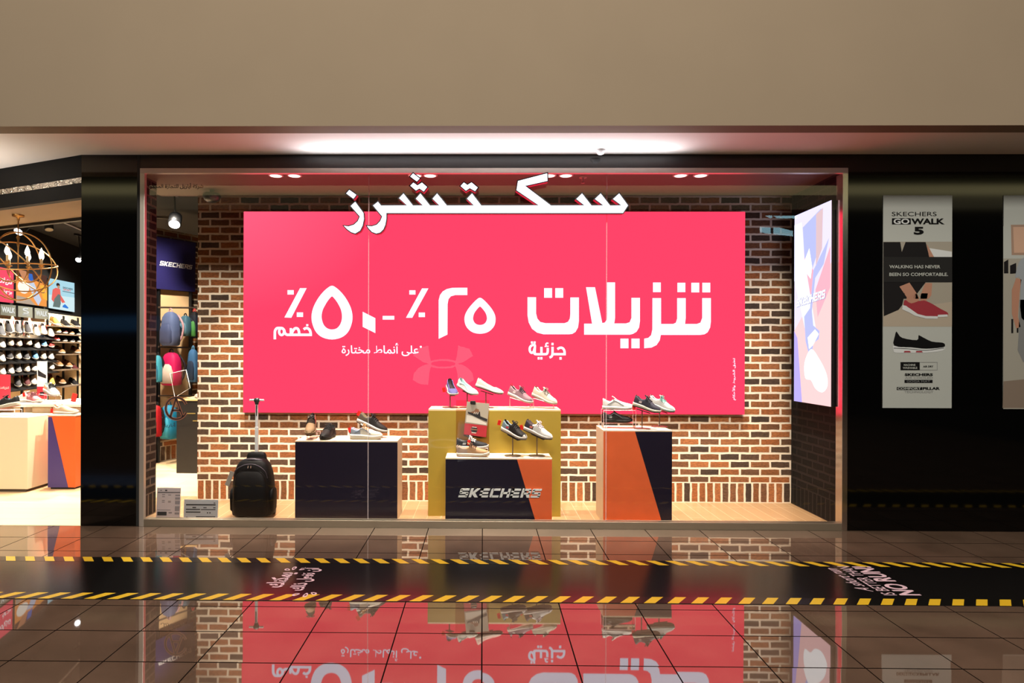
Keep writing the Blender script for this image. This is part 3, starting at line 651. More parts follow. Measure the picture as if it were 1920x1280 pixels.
def shoe_meshes(style, col, L=.285, NP=19):
    S = STY[style]; P = {}; o0, o1 = S['o']
    zb = lambda t: .014 * max(0, (t - .68) / .32) ** 2
    th = lambda t: ip(t, [(0, S['sole'][0]), (.3, S['sole'][0]), (.6, S['sole'][1]), (1, S['sole'][2])])
    def closed(t, u, lift=0):
        w = ip(t, WT) + lift; h = ip(t, S['h']) + lift; zs = zb(t) + th(t) - .004; a = (1 - abs(u)) * pi / 2; sg_ = 1 if u >= 0 else -1
        return Vector(((t - .5) * L, sg_ * w * math.cos(a) ** .72, zs + max(.004, h - zs) * math.sin(a) ** .8))
    def pt(t, u):
        c = closed(t, u); k = sm((t - o0 + .02) / .04) * sm((o1 - t + .03) / .06)
        if k <= 0: return c
        w = ip(t, WT); h = ip(t, S['h']); zs = zb(t) + th(t) - .004; zi = zs + .010; sg_ = 1 if u >= 0 else -1; au = abs(u)
        if au > .5: a = (1 - au) / .5; q = Vector((c.x, sg_ * w * (1 - .22 * a * a), zs + (h - zs) * a))
        else: a = (.5 - au) / .5; q = Vector((c.x, sg_ * w * .78 * (1 - a) ** .8 * .93, h - (h - zi) * min(1, a * 2.4)))
        return c.lerp(q, k)
    G = [[pt(t, -1 + 2 * k / (NP - 1)) for k in range(NP)] for t in TS]
    parts = {}
    def put(name, vs, m):
        mb, idx = parts.setdefault(name, (MB(), {})); f = []
        for key, v in vs:
            if key not in idx: idx[key] = len(mb.v); mb.v.append(tuple(v))
            f.append(idx[key])
        mb.f.append(f); mb.mi.append(mb.slot(m)); mb.sm.append(True)
    for i in range(len(TS) - 1):
        for k in range(NP - 1):
            u = -1 + 2 * (k + .5) / (NP - 1); t = (TS[i] + TS[i + 1]) / 2
            nm = 'upper'; m = col['upper']
            if abs(u) < .47 and o0 - .01 < t < o1 + .005: nm = 'lining'; m = col['lining']
            elif t > .89 and abs(u) > .1 and 'toe' in col: nm = 'toe_cap'; m = col['toe']
            elif t < .34 - .10 * (1 - abs(u)) and 'heel' in col: nm = 'heel_panel'; m = col['heel']
            put(nm, [((a, c), G[a][c]) for a, c in ((i, k), (i, k + 1), (i + 1, k + 1), (i + 1, k))], m)
    hm = 'heel_panel' if 'heel' in col else 'upper'
    put(hm, [((0, c), G[0][c]) for c in range(NP)], col.get('heel', col['upper']))
    tm = 'toe_cap' if 'toe' in col else 'upper'
    put(tm, [((len(TS) - 1, c), G[-1][c]) for c in range(NP)][::-1], col.get('toe', col['upper']))
    out = {k: v[0] for k, v in parts.items()}
    # sole
    rings = []
    for t in [-.012] + TS + [1.008]:
        tc_ = max(0, min(1, t)); w = ip(tc_, WT) + .0045; z0 = zb(tc_); z1 = z0 + th(tc_)
        if t < 0: w *= .5
        if t > 1: w *= .45
        x = (t - .5) * L
        if t < 0: x = (-.014 - .5) * L
        rings.append([Vector((x, yy, zz)) for yy, zz in ((-w * .86, z0), (-w * 1.0, z0 + .28 * (z1 - z0)), (-w * 1.03, z0 + .7 * (z1 - z0)), (-w * .97, z1), (w * .97, z1), (w * 1.03, z0 + .7 * (z1 - z0)), (w * 1.0, z0 + .28 * (z1 - z0)), (w * .86, z0))])
    mb = MB(); mb.loft(rings, col['sole']); out['sole'] = mb
    if 'outsole' in col:
        mb = MB(); rr = []
        for t in TS:
            w = ip(t, WT) + .003; z0 = zb(t); x = (t - .5) * L
            rr.append([Vector((x, -w * .86, z0 - .006)), Vector((x, -w * .88, z0 + .002)), Vector((x, w * .88, z0 + .002)), Vector((x, w * .86, z0 - .006))])
        mb.loft(rr, col['outsole'], smooth=False); out['outsole'] = mb
    if S['tongue']:
        mb = MB(); rr = []
        for q in range(6):
            t = o1 + .10 - .135 * q / 5; hh = ip(max(t, o1), S['h']); z = hh + .002 + (.020 * (q / 5) ** 2); w = .017 - .003 * (q / 5)
            x = (t - .5) * L
            rr.append([Vector((x - .003, -w, z - .008)), Vector((x, -w * .6, z)), Vector((x, w * .6, z)), Vector((x - .003, w, z - .008)), Vector((x - .007, w * .6, z - .004)), Vector((x - .007, -w * .6, z - .004))])
        mb.loft(rr, col.get('tongue', col['upper'])); out['tongue'] = mb
    if S['lace'] and 'lace' in col:
        mb = MB()
        for q in range(S['lace']):
            t = o1 + .045 + .055 * q
            mb.tube([closed(t + .012 * math.sin(u * 6), u, .0042) for u in (-.56, -.40, -.2, 0, .2, .40, .56)], .0046, col['lace'], 6)
        tt = o1 + .03; c0 = closed(tt, 0, .006)
        for s_ in (-1, 1):
            mb.tube([c0, c0 + Vector((.004, s_ * .018, .012)), c0 + Vector((.014, s_ * .036, .002)), c0 + Vector((.020, s_ * .022, -.003)), c0 + Vector((.004, 0, 0))], .0036, col['lace'], 5)
        out['laces'] = mb
    if 'logo' in col:
        mb = MB()
        for u in (-.80,):
            P = [pt(tt, uu) + Vector((0, -.0022, 0)) for tt, uu in ((.20, -.86), (.30, -.86), (.31, -.70), (.21, -.70))]
            mb.poly(P, col['logo'])
        out['side_badge'] = mb
    if 'stripe' in col:
        mb = MB()
        for s_ in (-1, 1):
            P = [pt(.16 + .5 * q / 8, s_ * (.80 - .25 * math.sin(pi * q / 8))) + Vector((0, s_ * .0018, .0004)) for q in range(9)]
            mb.tube(P, .0028, col['stripe'], 5)
        out['side_stripe'] = mb
    if col.get('loop'):
        mb = MB(); mb.tube([pt(0, 0) + Vector((-.001, 0, -.02)), pt(0, 0) + Vector((-.006, 0, .006)), pt(.02, 0) + Vector((0, 0, .014)), pt(.05, 0) + Vector((.004, 0, -.004))], .003, col['loop'], 5)
        out['heel_loop'] = mb
    return out
CM = {}
def cm(c, rough=.7):
    k = ('fabric_%02x%02x%02x' % tuple(c), rough)
    if k not in CM: CM[k] = mat(k[0], tuple(v * .74 for v in c), rough, 0, .2, noise=.06, nscale=160, bump=.15)
    return CM[k]
TAGR = mat('red_tag', (236, 34, 20), .5)
def shoe(label, style, col, loc, yaw=0, pitch=0, L=.285, tags=(), name='sneaker', group=None, roll=0):
    t = thing(name, label, 'shoe', loc, (roll, R(pitch), R(yaw)), group)
    col = {k: (cm(v) if isinstance(v, tuple) else v) for k, v in col.items()}
    for k, mb in shoe_meshes(style, col, L).items(): mb.build(k, t)
    for (tx, ty, tz, rz) in tags:
        q = MB(); Mx = Matrix.Translation((tx, ty, tz)) @ Matrix.Rotation(R(-yaw), 4, 'Z') @ Matrix.Rotation(R(rz), 4, 'Y')
        q.box((-.014, -.0012, -.045), (.014, .0012, 0), TAGR, Mx); q.tube([(tx, ty, tz), (tx + .02, ty, tz + .03)], .0008, TAGR, 4); q.build('sale_tag', t)
    return t
def base_on(px, py, Y): p = at(px, py, Y); return p
STEEL = mat('bronzed_steel', (112, 96, 84), .35, .7)
DKPL = mat('dark_plate', (44, 32, 34), .5)
def stand(label, px, y, z0, top, pitch=18, yaw=-30, group='shoe stands in the window'):
    x = at(px, 760, y).x
    t = thing('shoe_stand', label, 'shoe stand', (x, y, z0), group=group)
    MB().lathe([(.072, 0), (.074, .003), (.070, .006), (.008, .008)], STEEL, 32).build('base', t)
    MB().tube([(0, 0, .006), (0, 0, top - z0 - .004)], .0055, STEEL, 10).build('pole', t)
    q = MB(); M_ = Matrix.Translation((0, 0, top - z0)) @ Matrix.Rotation(R(yaw), 4, 'Z') @ Matrix.Rotation(R(pitch), 4, 'Y')
    q.box((-.05, -.022, -.005), (.075, .022, -.0005), DKPL, M_); q.build('plate', t)
    return t
ACR = clear('acrylic', fres=1.45, tint=(.97, .97, .97), base=.02)
ACRE = mat('acrylic_edge', (255, 214, 214), .25)
def riser(label, cx, y0, z0, w, d, h, tilt=0, legs=2, name='acrylic_riser', edge=ACRE):
    """a bent clear sheet: top plate on two legs; the cut edges are pale tubes"""
    t = thing(name, label, 'display riser', (cx, y0, z0)); e = .0058
    hl, hr = h + tilt / 2, h - tilt / 2
    b = MB()
    for s_, hh in ((-1, hl), (1, hr)):
        b.poly([(s_ * w / 2, -d / 2, 0), (s_ * w / 2, d / 2, 0), (s_ * w / 2, d / 2, hh), (s_ * w / 2, -d / 2, hh)], ACR)
    b.poly([(-w / 2, -d / 2, hl), (w / 2, -d / 2, hr), (w / 2, d / 2, hr), (-w / 2, d / 2, hl)], ACR); b.build('sheet', t)
    for yy in (-d / 2, d / 2):
        b = MB(); b.tube([(-w / 2, yy, .001), (-w / 2, yy, hl), (w / 2, yy, hr), (w / 2, yy, .001)], e / 2, edge, 4); b.build('cut_edge', t)
    return t
BK = (9, 9, 9); WH = (238, 234, 226)
# left podium
p = base_on(588, 812, .40)
shoe('tan hiking sneaker with black laces, raised on clear plate, toe toward the glass', 'chunky', dict(upper=(150, 118, 84), sole=(140, 112, 82), lining=(40, 36, 34), lace=(30, 28, 28), tongue=(60, 52, 46), outsole=(70, 56, 44), loop=cm((30, 28, 28)), heel=(200, 90, 80)), p + Vector((-.008, -.05, .033)), -82, 17)
riser('clear plate riser under the tan hiking sneaker', at(588, 812, .42).x, .42, A_Z, .09, .12, .048)
p = base_on(614, 823, .33); shoe('all black sneaker on the navy left podium, toe toward the glass', 'chunky', dict(upper=BK, sole=(8, 8, 8), lining=BK, lace=(28, 27, 28)), (p.x, .345, A_Z + .0005), -97, 0, .27)
p = at(699, 800, .42)
shoe('black and white running sneaker tilted behind the chunky white one', 'sneaker', dict(upper=(24, 22, 22), sole=WH, lining=(190, 160, 110), lace=(20, 20, 22), outsole=(24, 22, 22), heel=(88, 78, 64)), (p.x - .01, .43, .80), -8, 21, .30, [(-.145, -.05, .105, 8)])
p = at(687, 822, .30); shoe('chunky white trainer with red tags lying flat on the navy podium', 'chunky', dict(upper=(238, 228, 210), sole=(240, 236, 222), lining=(224, 60, 60), lace=(200, 140, 80), heel=(150, 160, 176), outsole=(226, 216, 200), stripe=(120, 144, 176)), (p.x, .30, A_Z + .006), 0, 0, .285, [(-.15, -.02, .10, -12)])
riser('small clear riser under the black and white running sneaker', at(700, 815, .44).x, .44, A_Z, .10, .07, .075, .03)
# yellow block
p = at(846, 730, .56); q = p
stand('shoe stand under the navy ballet flat', 844, .56, B_Z, at(846, 737, .56).z, 14, -65)
shoe('navy blue ballet flat with white sole pointing at the glass', 'flat', dict(upper=(92, 92, 150), sole=(246, 238, 226), lining=(40, 32, 40)), at(847, 735, .56) + Vector((0, -.02, .008)), -76, 18, .26, [(-.05, -.07, .02, -15)], 'ballet_flat')
stand('shoe stand under the mint ballet flat', 876, .56, B_Z, at(876, 735, .56).z, 16, -45)
shoe('pale mint ballet flat second from left on the yellow block', 'flat', dict(upper=(226, 230, 220), sole=(222, 232, 224), lining=(150, 190, 190), stripe=(150, 190, 190)), at(876, 733.5, .56) + Vector((0, 0, .004)), -44, 20, .26, (), 'ballet_flat')
stand('shoe stand under the pink ballet flat', 911, .56, B_Z, at(911, 735, .56).z, 16, -14)
shoe('pale pink ballet flat third from left on the yellow block', 'flat', dict(upper=(244, 204, 196), sole=(248, 236, 226), lining=(190, 150, 146), outsole=(60, 40, 44)), at(917, 732.5, .56) + Vector((0, 0, .004)), -14, 18, .27, (), 'ballet_flat')
riser('clear riser under the mauve sneaker', at(975, 750, .56).x, .56, B_Z, .19, .09, .072, .055)
shoe('mauve lace sneaker on a clear riser, second from right on the yellow block', 'sneaker', dict(upper=(160, 126, 136), sole=(244, 232, 222), lining=(70, 40, 50), lace=(84, 66, 76), loop=cm((180, 30, 40)), logo=(226, 214, 214), toe=(120, 104, 106)), at(975, 750, .56) + Vector((0, 0, .007)), -28, 19, .26)
riser('clear riser under the cream sneaker', at(1019, 751, .56).x, .56, B_Z, .19, .09, .066, .055)
shoe('cream lace sneaker on a clear riser, rightmost on the yellow block', 'sneaker', dict(upper=(244, 232, 210), sole=(246, 232, 212), lining=(200, 160, 130), lace=(168, 160, 150)), at(1020, 752, .56) + Vector((0, 0, .006)), -30, 19, .26)
# low podium
b = riser('clear riser with black feet under the black court sneaker', at(887, 845, .30).x, .31, C_Z, .265, .09, .062)
shoe('black court sneaker with white laces and red tag behind the tan one', 'court', dict(upper=(26, 28, 34), sole=(232, 222, 210), lining=(224, 214, 196), lace=(250, 246, 240), logo=(190, 190, 190)), at(886, 841, .31) + Vector((0, 0, .002)), -6, 0, .285, [(-.025, -.06, .085, 0)])
shoe('tan suede sneaker at the front of the low wordmark podium', 'court', dict(upper=(190, 146, 104), sole=(238, 228, 212), lining=(226, 206, 176), lace=(110, 80, 64), heel=(168, 142, 122), outsole=(200, 150, 130)), (at(887, 854, .20).x, .20, C_Z + .0065), -6, 0, .285)
stand('shoe stand under the black floral trainer', 961.5, .24, C_Z, at(961, 818, .24).z, 20, -40)
shoe('black trainer with floral heel on a stand, red tags hanging beside', 'sneaker', dict(upper=(13, 12, 12), sole=(240, 226, 212), lining=(14, 14, 14), lace=(40, 40, 42), heel=(120, 140, 150), tongue=(20, 20, 20), toe=(226, 220, 214), outsole=(96, 84, 96), logo=(222, 70, 84)), at(963, 817, .24) + Vector((0, 0, .008)), -36, 18, .265, [(-.165, -.02, .075, 0)])
stand('shoe stand under the white floral trainer', 1007, .24, C_Z, at(1007, 817, .24).z, 20, -25)
shoe('white trainer with dark floral heel on a stand, white bow laces', 'sneaker', dict(upper=(246, 242, 238), sole=(244, 232, 224), lining=(150, 120, 116), lace=(255, 236, 240), heel=(52, 44, 58), outsole=(60, 48, 56), logo=(230, 130, 110)), at(1008, 816, .24) + Vector((0, 0, .006)), -28, 18, .275, [(-.165, -.03, .03, -28)])
# right podium
riser('clear bridge riser holding the white sneaker above the black one', at(1160, 775, .34).x, .35, D_Z, .285, .11, at(1160, 768, .35).z - D_Z)
shoe('white slip-on sneaker on top of the clear bridge riser', 'slipon', dict(upper=(248, 244, 238), sole=(246, 240, 232), lining=(150, 146, 140), stripe=(150, 146, 142)), at(1159, 768, .35) + Vector((0, 0, .004)), -5, 0, .275, [(.135, -.03, .045, 0)])
MB().box((-.125, -.04, 0), (.125, .04, .004), mat('pink_acrylic', (255, 130, 140), .3)).build('shelf_plate', bpy.data.objects['acrylic_riser.005'] if 'acrylic_riser.005' in bpy.data.objects else None).location = (0, 0, .045)
shoe('black sneaker inside the clear bridge riser under the white one', 'slipon', dict(upper=(9, 9, 9), sole=(9, 9, 9), lining=(30, 20, 22), stripe=(70, 72, 74), logo=(150, 150, 150)), Vector((at(1157, 785, .35).x, .335, D_Z + .050)), -4, 0, .265)
stand('shoe stand under the charcoal trainer', 1204, .27, D_Z, at(1204, 769, .27).z, 16, -25)
shoe('charcoal trainer with pale sole, left of the light grey one', 'sneaker', dict(upper=(48, 47, 62), sole=(236, 228, 206), lining=(24, 22, 26), lace=(50, 50, 58), logo=(200, 180, 180), outsole=(30, 26, 30)), at(1212, 768, .27) + Vector((0, 0, .004)), -28, 16, .25)
stand('shoe stand under the light grey trainer', 1236.5, .43, D_Z, at(1236, 769, .43).z, 16, -25)
shoe('light grey trainer with mint laces, rightmost shoe in the window', 'sneaker', dict(upper=(222, 222, 220), sole=(214, 232, 226), lining=(50, 70, 72), lace=(110, 190, 178), outsole=(24, 30, 30)), at(1239, 767, .43) + Vector((0, 0, .004)), -30, 16, .25)
# leaning picture card with clip, held above the sneakers
cy_ = .37
cd_ = thing('picture_card', 'tilted grey and red picture card clipped behind the tan sneaker', 'card', at(893, 822, cy_))
def cpt(u, v, o=0):
    a = at(875, 753, cy_) if 0 else None
    P = [at(875.5, 752.5, cy_), at(917.5, 756.5, cy_), at(911.5, 819.5, cy_), at(869.5, 814, cy_)]
    t = P[0].lerp(P[1], u); bt_ = P[3].lerp(P[2], u); q = t.lerp(bt_, v); return Vector((q.x, q.y - o, q.z))
b = MB(); b.prism([cpt(0, 1), cpt(1, 1), cpt(1, 0), cpt(0, 0)], (0, .004, 0), mat('card_grey', (168, 156, 140), .5)); child_build(b, 'card', cd_)
b = MB(); CR = mat('card_red', (170, 34, 46), .5); CK = mat('card_black', (24, 20, 24), .5); CW = mat('card_pale', (214, 206, 194), .5); CB = mat('card_brown', (140, 96, 70), .5)
def cpoly(P, m, o=.0008): b.poly([cpt(u, v, o) for u, v in P], m)
cpoly([(0, 1), (1, 1), (1, .66), (0, .66)], CR)
cpoly([(.08, .30), (.40, .34), (.62, .26), (.66, .40), (.98, .46), (.97, .54), (.55, .46), (.30, .40), (.1, .36)], CK, .0012)
cpoly([(.16, .32), (.36, .26), (.42, .18), (.56, .20), (.60, .30), (.44, .35), (.3, .35)], CB, .0010)
cpoly([(.05, .40), (.3, .42), (.95, .58), (.95, .64), (.05, .62)], CW, .0009)
for u0, u1 in ((.34, .38), (.42, .46), (.5, .54)): cpoly([(u0, .35), (u1, .35), (u1 + .03, .29), (u0 + .03, .29)], CW, .0016)
cpoly([(.38 + .15 * math.cos(t * pi / 8) + .06, .82 + .095 * math.sin(t * pi / 8)) for t in range(16)], CK, .0012)
cpoly([(.28, .83), (.6, .83), (.6, .80), (.28, .80)], CB, .0018)
cpoly([(.34, .755), (.54, .755), (.54, .735), (.34, .735)], CW, .0018); cpoly([(.34, .925), (.54, .925), (.54, .9), (.34, .9)], CW, .0018)
child_build(b, 'printed_picture', cd_)
b = MB(); a = cpt(.26, .0); b.box((a.x - .022, cy_ - .012, a.z - .018), (a.x + .026, cy_ + .012, a.z + .012), BLACKP); child_build(b, 'clip', cd_, bevel=.003)
b = MB(); p = at(855, 750, cy_); q = at(917, 848, cy_)
b.poly([(p.x, cy_ + .008, C_Z), (q.x, cy_ + .008, C_Z), (q.x, cy_ + .008, p.z), (p.x, cy_ + .008, p.z)], clear('smoked_acrylic', fres=1.4, tint=(.86, .68, .64)))
child_build(b, 'acrylic_backing', cd_)
b = MB()
for xx in (858, 915): pp = at(xx, 845, cy_); b.box((pp.x - .008, cy_ - .006, C_Z), (pp.x + .008, cy_ + .014, C_Z + .055), BLACKP)
child_build(b, 'foot', cd_)

# ---------------------------------------------------------------- wheeled backpack
def se_ring(cx, cy, z, hw, hd, e=.5, n=28):
    out = []
    for q in range(n):
        a = 2 * pi * q / n; c, s_ = math.cos(a), math.sin(a)
        out.append(Vector((cx + hw * math.copysign(abs(c) ** e, c), cy + hd * math.copysign(abs(s_) ** e, s_), z)))
    return out
NYL = mat('black_nylon', (4, 4, 5), .6, 0, .12, noise=.2, nscale=40, bump=.3)
NYP = mat('dark_purple_nylon', (32, 26, 40), .55)
pk = at(476, 972, .36)
bp_ = thing('wheeled_backpack', 'black wheeled backpack with raised steel pull handle by brick wall', 'backpack', (pk.x, .36, 0))
b = MB(); H = .53
prof = [(.020, .90, .96), (.028, .97, 1), (.06, 1.0, 1), (.20, .985, 1), (.32, .95, .96), (.40, .88, .92), (.46, .78, .84), (.495, .66, .74), (.515, .48, .58), (.525, .26, .36)]
b.loft([se_ring(0, 0, z, .186 * w, .105 * d, .55) for z, w, d in prof], NYL); b.build('body', bp_)
b = MB(); b.loft([se_ring(0, -.072, z, .155 * w, .062 * d, .55) for z, w, d in [(.03, .9, .9), (.05, .98, 1), (.12, 1.02, 1.05), (.24, 1.0, 1), (.33, .94, .9), (.39, .82, .75), (.42, .6, .5)]], NYL); b.build('front_pocket', bp_)
b = MB(); b.tube(cat_rom([(-.15, -.085, .36), (-.13, -.105, .43), (-.05, -.095, .478), (.05, -.095, .478), (.13, -.105, .43), (.15, -.085, .36)], 5, False), .0045, NYP, 6); b.build('zipper', bp_)
b = MB(); b.tube([(-.01, -.115, .474), (-.012, -.125, .455)], .004, STEEL, 6); b.tube([(.012, -.115, .474), (.014, -.125, .455)], .004, STEEL, 6); b.build('zip_pull', bp_)
b = MB(); b.tube(cat_rom([(-.085, .0, .49), (-.075, -.04, .512), (0, -.055, .522), (.075, -.04, .512), (.085, 0, .49)], 5, False), .011, NYP, 8); b.build('grab_handle', bp_)
b = MB(); b.loft([se_ring(0, .07, z, .085 * w, .035 * d, .6) for z, w, d in [(.44, 1.1, 1), (.50, 1.1, 1), (.545, 1.0, .9), (.565, .85, .7), (.572, .6, .4)]], NYL); b.build('handle_housing', bp_)
ALU = mat('aluminium', (206, 208, 210), .3, .25)
b = MB(); b.box((-.015, .058, .55), (.015, .078, .80), ALU); b.box((-.012, .060, .80), (.012, .076, 1.015), ALU); b.build('pull_pole', bp_, bevel=.003)
b = MB(); b.box((-.0045, .0585, .90), (.0045, .0588, 1.0), BLACKP); b.build('pole_print', bp_)
b = MB(); b.tube([(-.066, .068, 1.045), (.066, .068, 1.045)], .009, ALU, 10); b.build('pull_handle', bp_)
b = MB(); b.loft([se_ring(0, .068, z, .026 * w, .018 * w, .8, 16) for z, w in ((1.005, .6), (1.025, .8), (1.04, 1.1), (1.056, 1.0), (1.064, .6))], mat('green_black_plastic', (20, 34, 34), .35)); b.build('handle_hub', bp_)
for s_ in (-1, 1):
    M_ = Matrix.Translation((s_ * .155, .085, .028)) @ Matrix.Rotation(pi / 2, 4, 'Y')
    MB().lathe([(.010, -.015), (.028, -.013), (.028, .013), (.010, .015)], BLACKP, 20, M_).build('wheel', bp_)
    b = MB(); b.loft([se_ring(s_ * .178, -.01, z, .022 * w, .07 * w, .7, 16) for z, w in ((.05, .5), (.07, .9), (.18, 1), (.24, .9), (.26, .5))], NYL); b.build('side_pocket', bp_)
b = MB(); GT = mat('grey_tag', (150, 146, 138), .5)
b.box((-.020, -.002, -.135), (.020, .002, 0), GT, Matrix.Translation((-.148, -.125, .425)) @ Matrix.Rotation(R(22), 4, 'Y')); b.build('paper_tag', bp_)

# ---------------------------------------------------------------- notices behind the glass
INK = mat('notice_ink', (36, 34, 36), .6); INKG = mat('notice_ink_grey', (140, 130, 132), .6)
def paper_mat(name, col):
    m = mat(name, col, .6); nt = m.node_tree; b = nt.nodes['Principled BSDF']; o = [n for n in nt.nodes if n.type == 'OUTPUT_MATERIAL'][0]
    t = N(nt, 'ShaderNodeBsdfTranslucent'); t.inputs[0].default_value = lin(col); mx = N(nt, 'ShaderNodeMixShader'); mx.inputs[0].default_value = .45
    nt.links.new(b.outputs[0], mx.inputs[1]); nt.links.new(t.outputs[0], mx.inputs[2]); nt.links.new(mx.outputs[0], o.inputs[0]); return m
def notice(label, px0, py0, px1, py1, y, bars, paper):
    p0 = at(px0, py1, y); p1 = at(px1, py0, y); z0 = max(.001, p0.z)
    t = thing('notice_holder', label, 'notice', ((p0.x + p1.x) / 2, y, 0)); w = (p1.x - p0.x) / 2; z1 = p1.z
    M_ = Matrix.Rotation(R(-4), 4, 'X')
    b = MB(); b.box((-w, -.001, .002), (w, .001, z1), paper, M_); b.build('paper', t)
    b = MB(); b.box((-w - .004, .0015, 0), (w + .004, .004, z1 + .004), ACR, M_); b.box((-w - .004, .0, 0), (w + .004, .07, .003), ACR); b.build('acrylic_stand', t)
    b = MB()
    for u0, v0, u1, v1, m in bars:
        P = [Vector((-w + 2 * w * u, -.0016, z1 * (1 - v) + .002 * v)) for u, v in ((u0, v1), (u1, v1), (u1, v0), (u0, v0))]
        b.poly([M_ @ q for q in P], m)
    b.build('printed_lines', t)
    return t
bars = [(.14, .07, .20, .09, INK), (.34, .06, .43, .10, INK), (.03, .125, .98, .15, INK)]
for v in (.19, .25, .36, .41): bars += [(.22, v, .34, v + .025, INKG)]
for v in (.20, .38, .41): bars += [(.48, v, .60, v + .025, INKG)]
bars += [(.78, .2, .98, .24, INKG), (.78, .28, .98, .34, INKG), (.78, .38, .98, .48, INKG), (.78, .54, .98, .68, INKG), (.03, .64, .6, .66, INKG), (.04, .70, .44, .81, INK), (.52, .71, .66, .75, INKG), (.78, .72, .97, .78, INKG)]
notice('upright white paper notice in a clear stand, left of the wide notice', 292.5, 915, 337, 979, .13, bars, paper_mat('notice_paper', (232, 222, 224)))
bars = [(.06, .20, .93, .26, INK), (.25, .33, .36, .38, INK), (.57, .34, .67, .38, INK), (.86, .34, .93, .38, INK), (.06, .41, .48, .46, INK), (.50, .42, .93, .46, INK), (.06, .53, .49, .58, INK), (.68, .56, .72, .61, INK), (.75, .56, .79, .61, INK), (.36, .74, .93, .78, INK), (.87, .13, .92, .17, INK), (.07, .76, .12, .82, INKG)]
notice('wide grey white notice in a clear stand beside the wheeled backpack', 344, 937, 408, 981, .13, bars, paper_mat('notice_paper_grey', (214, 216, 220)))

# ---------------------------------------------------------------- glass decals
DEC = mat('decal_black', (14, 8, 8), .6); DECB = mat('decal_bronze', (130, 74, 52), .5)
dc = thing('window_decal', 'round letter emblem decal stuck low on the left glass pane', 'decal', at(331, 790, .027))
fd = tr(285, 735, 16, .027); fd2 = tr(285, 735, 16, .0275)
for fn, wv, m in ((fd2, 80, DECB), (fd, 40, DEC)):
    b = MB()
    b.ribbon([(730 + 318 * math.cos(a), 485 + 325 * math.sin(a)) for a in [R(22 + (338 - 22 - 0) * q / 44) for q in range(45)]], wv, fn, m)
    b.ribbon([(550, 745), (715, 190)], wv * .95, fn, m); b.ribbon([(725, 190), (925, 745)], wv * .95, fn, m); b.ribbon([(600, 545), (850, 545)], wv * .9, fn, m)
    child_build(b, 'emblem' if m is DEC else 'emblem_border', dc)
b = MB(); p = at(303, 801.5, .027); q = at(358, 792, .027)
text(b, arabic('كلوب أباريل'), (p.x, .027, p.z), (q.x - p.x, 0, 0), (0, 0, q.z - p.z), DEC, .01); child_build(b, 'lettering', dc)
dc2 = thing('window_decal', 'small dark Arabic company name decal at top left of the glass', 'decal', at(330, 352, .027))
b = MB(); p = at(272, 354.5, .027); q = at(381, 343, .027)
text(b, arabic('شركة أباريل للتجارة المحدودة'), (p.x, .027, p.z), (q.x - p.x, 0, 0), (0, 0, q.z - p.z), DEC, .01)
child_build(b, 'lettering', dc2)

# ---------------------------------------------------------------- lamps in the display ceiling
LENS = emit('lamp_lens', (1, .95, .85), 2.2, True)
xs_ = [(515, 'far left'), (550, 'far left'), (778, 'left of centre'), (806, 'left of centre'), (1030, 'right of centre'), (1062, 'right of centre'), (1278, 'far right'), (1316, 'far right')]
for i, (px, w_) in enumerate(xs_):
    x = hit(px, 328, (0, .17, 0), (0, 1, 0)).x
    t = thing('downlight', 'recessed ceiling lamp behind the glass, %s of the %s pair' % ('left' if i % 2 == 0 else 'right', w_), 'lamp', (x, .20, ZT), group='ceiling lamps over the display')
    MB().lathe([(.046, -.0005), (.066, -.0005), (.066, -.010), (.058, -.014), (.046, -.006)], mat('lamp_trim', (225, 220, 215), .35), 28, cap=False).build('trim_ring', t)
    MB().lathe([(.050, -.013), (.001, -.0145)], LENS, 24).build('lens', t)
    spot('downlight_beam', (x, .20, ZT - .02), (x, .66, .0), 400, 58, .75, .03, (1, .90, .76))
spot('downlight_beam', (-2.3, .22, ZT - .02), (-2.35, .66, .0), 340, 58, .75, .03, (1, .90, .76))
spot('downlight_beam', (2.45, .22, ZT - .02), (2.42, .62, .0), 220, 56, .75, .03, (1, .90, .76))
# dome camera
pc_ = at(397, 380, .75)
t = thing('dome_camera', 'black dome camera hanging at the left end of the display ceiling', 'camera', (pc_.x, .75, ZT))
MB().lathe([(.02, 0), (.02, -.03), (.075, -.034), (.085, -.055), (.082, -.07)], BLACKP, 24).build('housing', t)
MB().lathe([(.078, -.07), (.07, -.095), (.045, -.115), (.001, -.122)], BLACKP, 24).build('dome', t)
ps = at(1093, 350, .3)
t = thing('sprinkler', 'small white fire sprinkler head under the display ceiling', 'sprinkler', (ps.x, .3, ZT))
MB().lathe([(.034, 0), (.030, -.006), (.010, -.010), (.010, -.03), (.004, -.034), (.004, -.045), (.016, -.047), (.016, -.050), (.001, -.051)], mat('sprinkler_white', (220, 160, 160), .3), 18).build('head', t)
pd = hit(1126, 281, (0, 0, ZS), (0, 0, 1))
t = thing('smoke_detector', 'small white detector on the pale soffit above the sign', 'detector', (pd.x, pd.y, ZS))
MB().lathe([(.042, 0), (.042, -.014), (.030, -.020), (.026, -.034), (.010, -.040), (.001, -.041)], mat('detector_white', (225, 222, 220), .4), 22).build('housing', t)

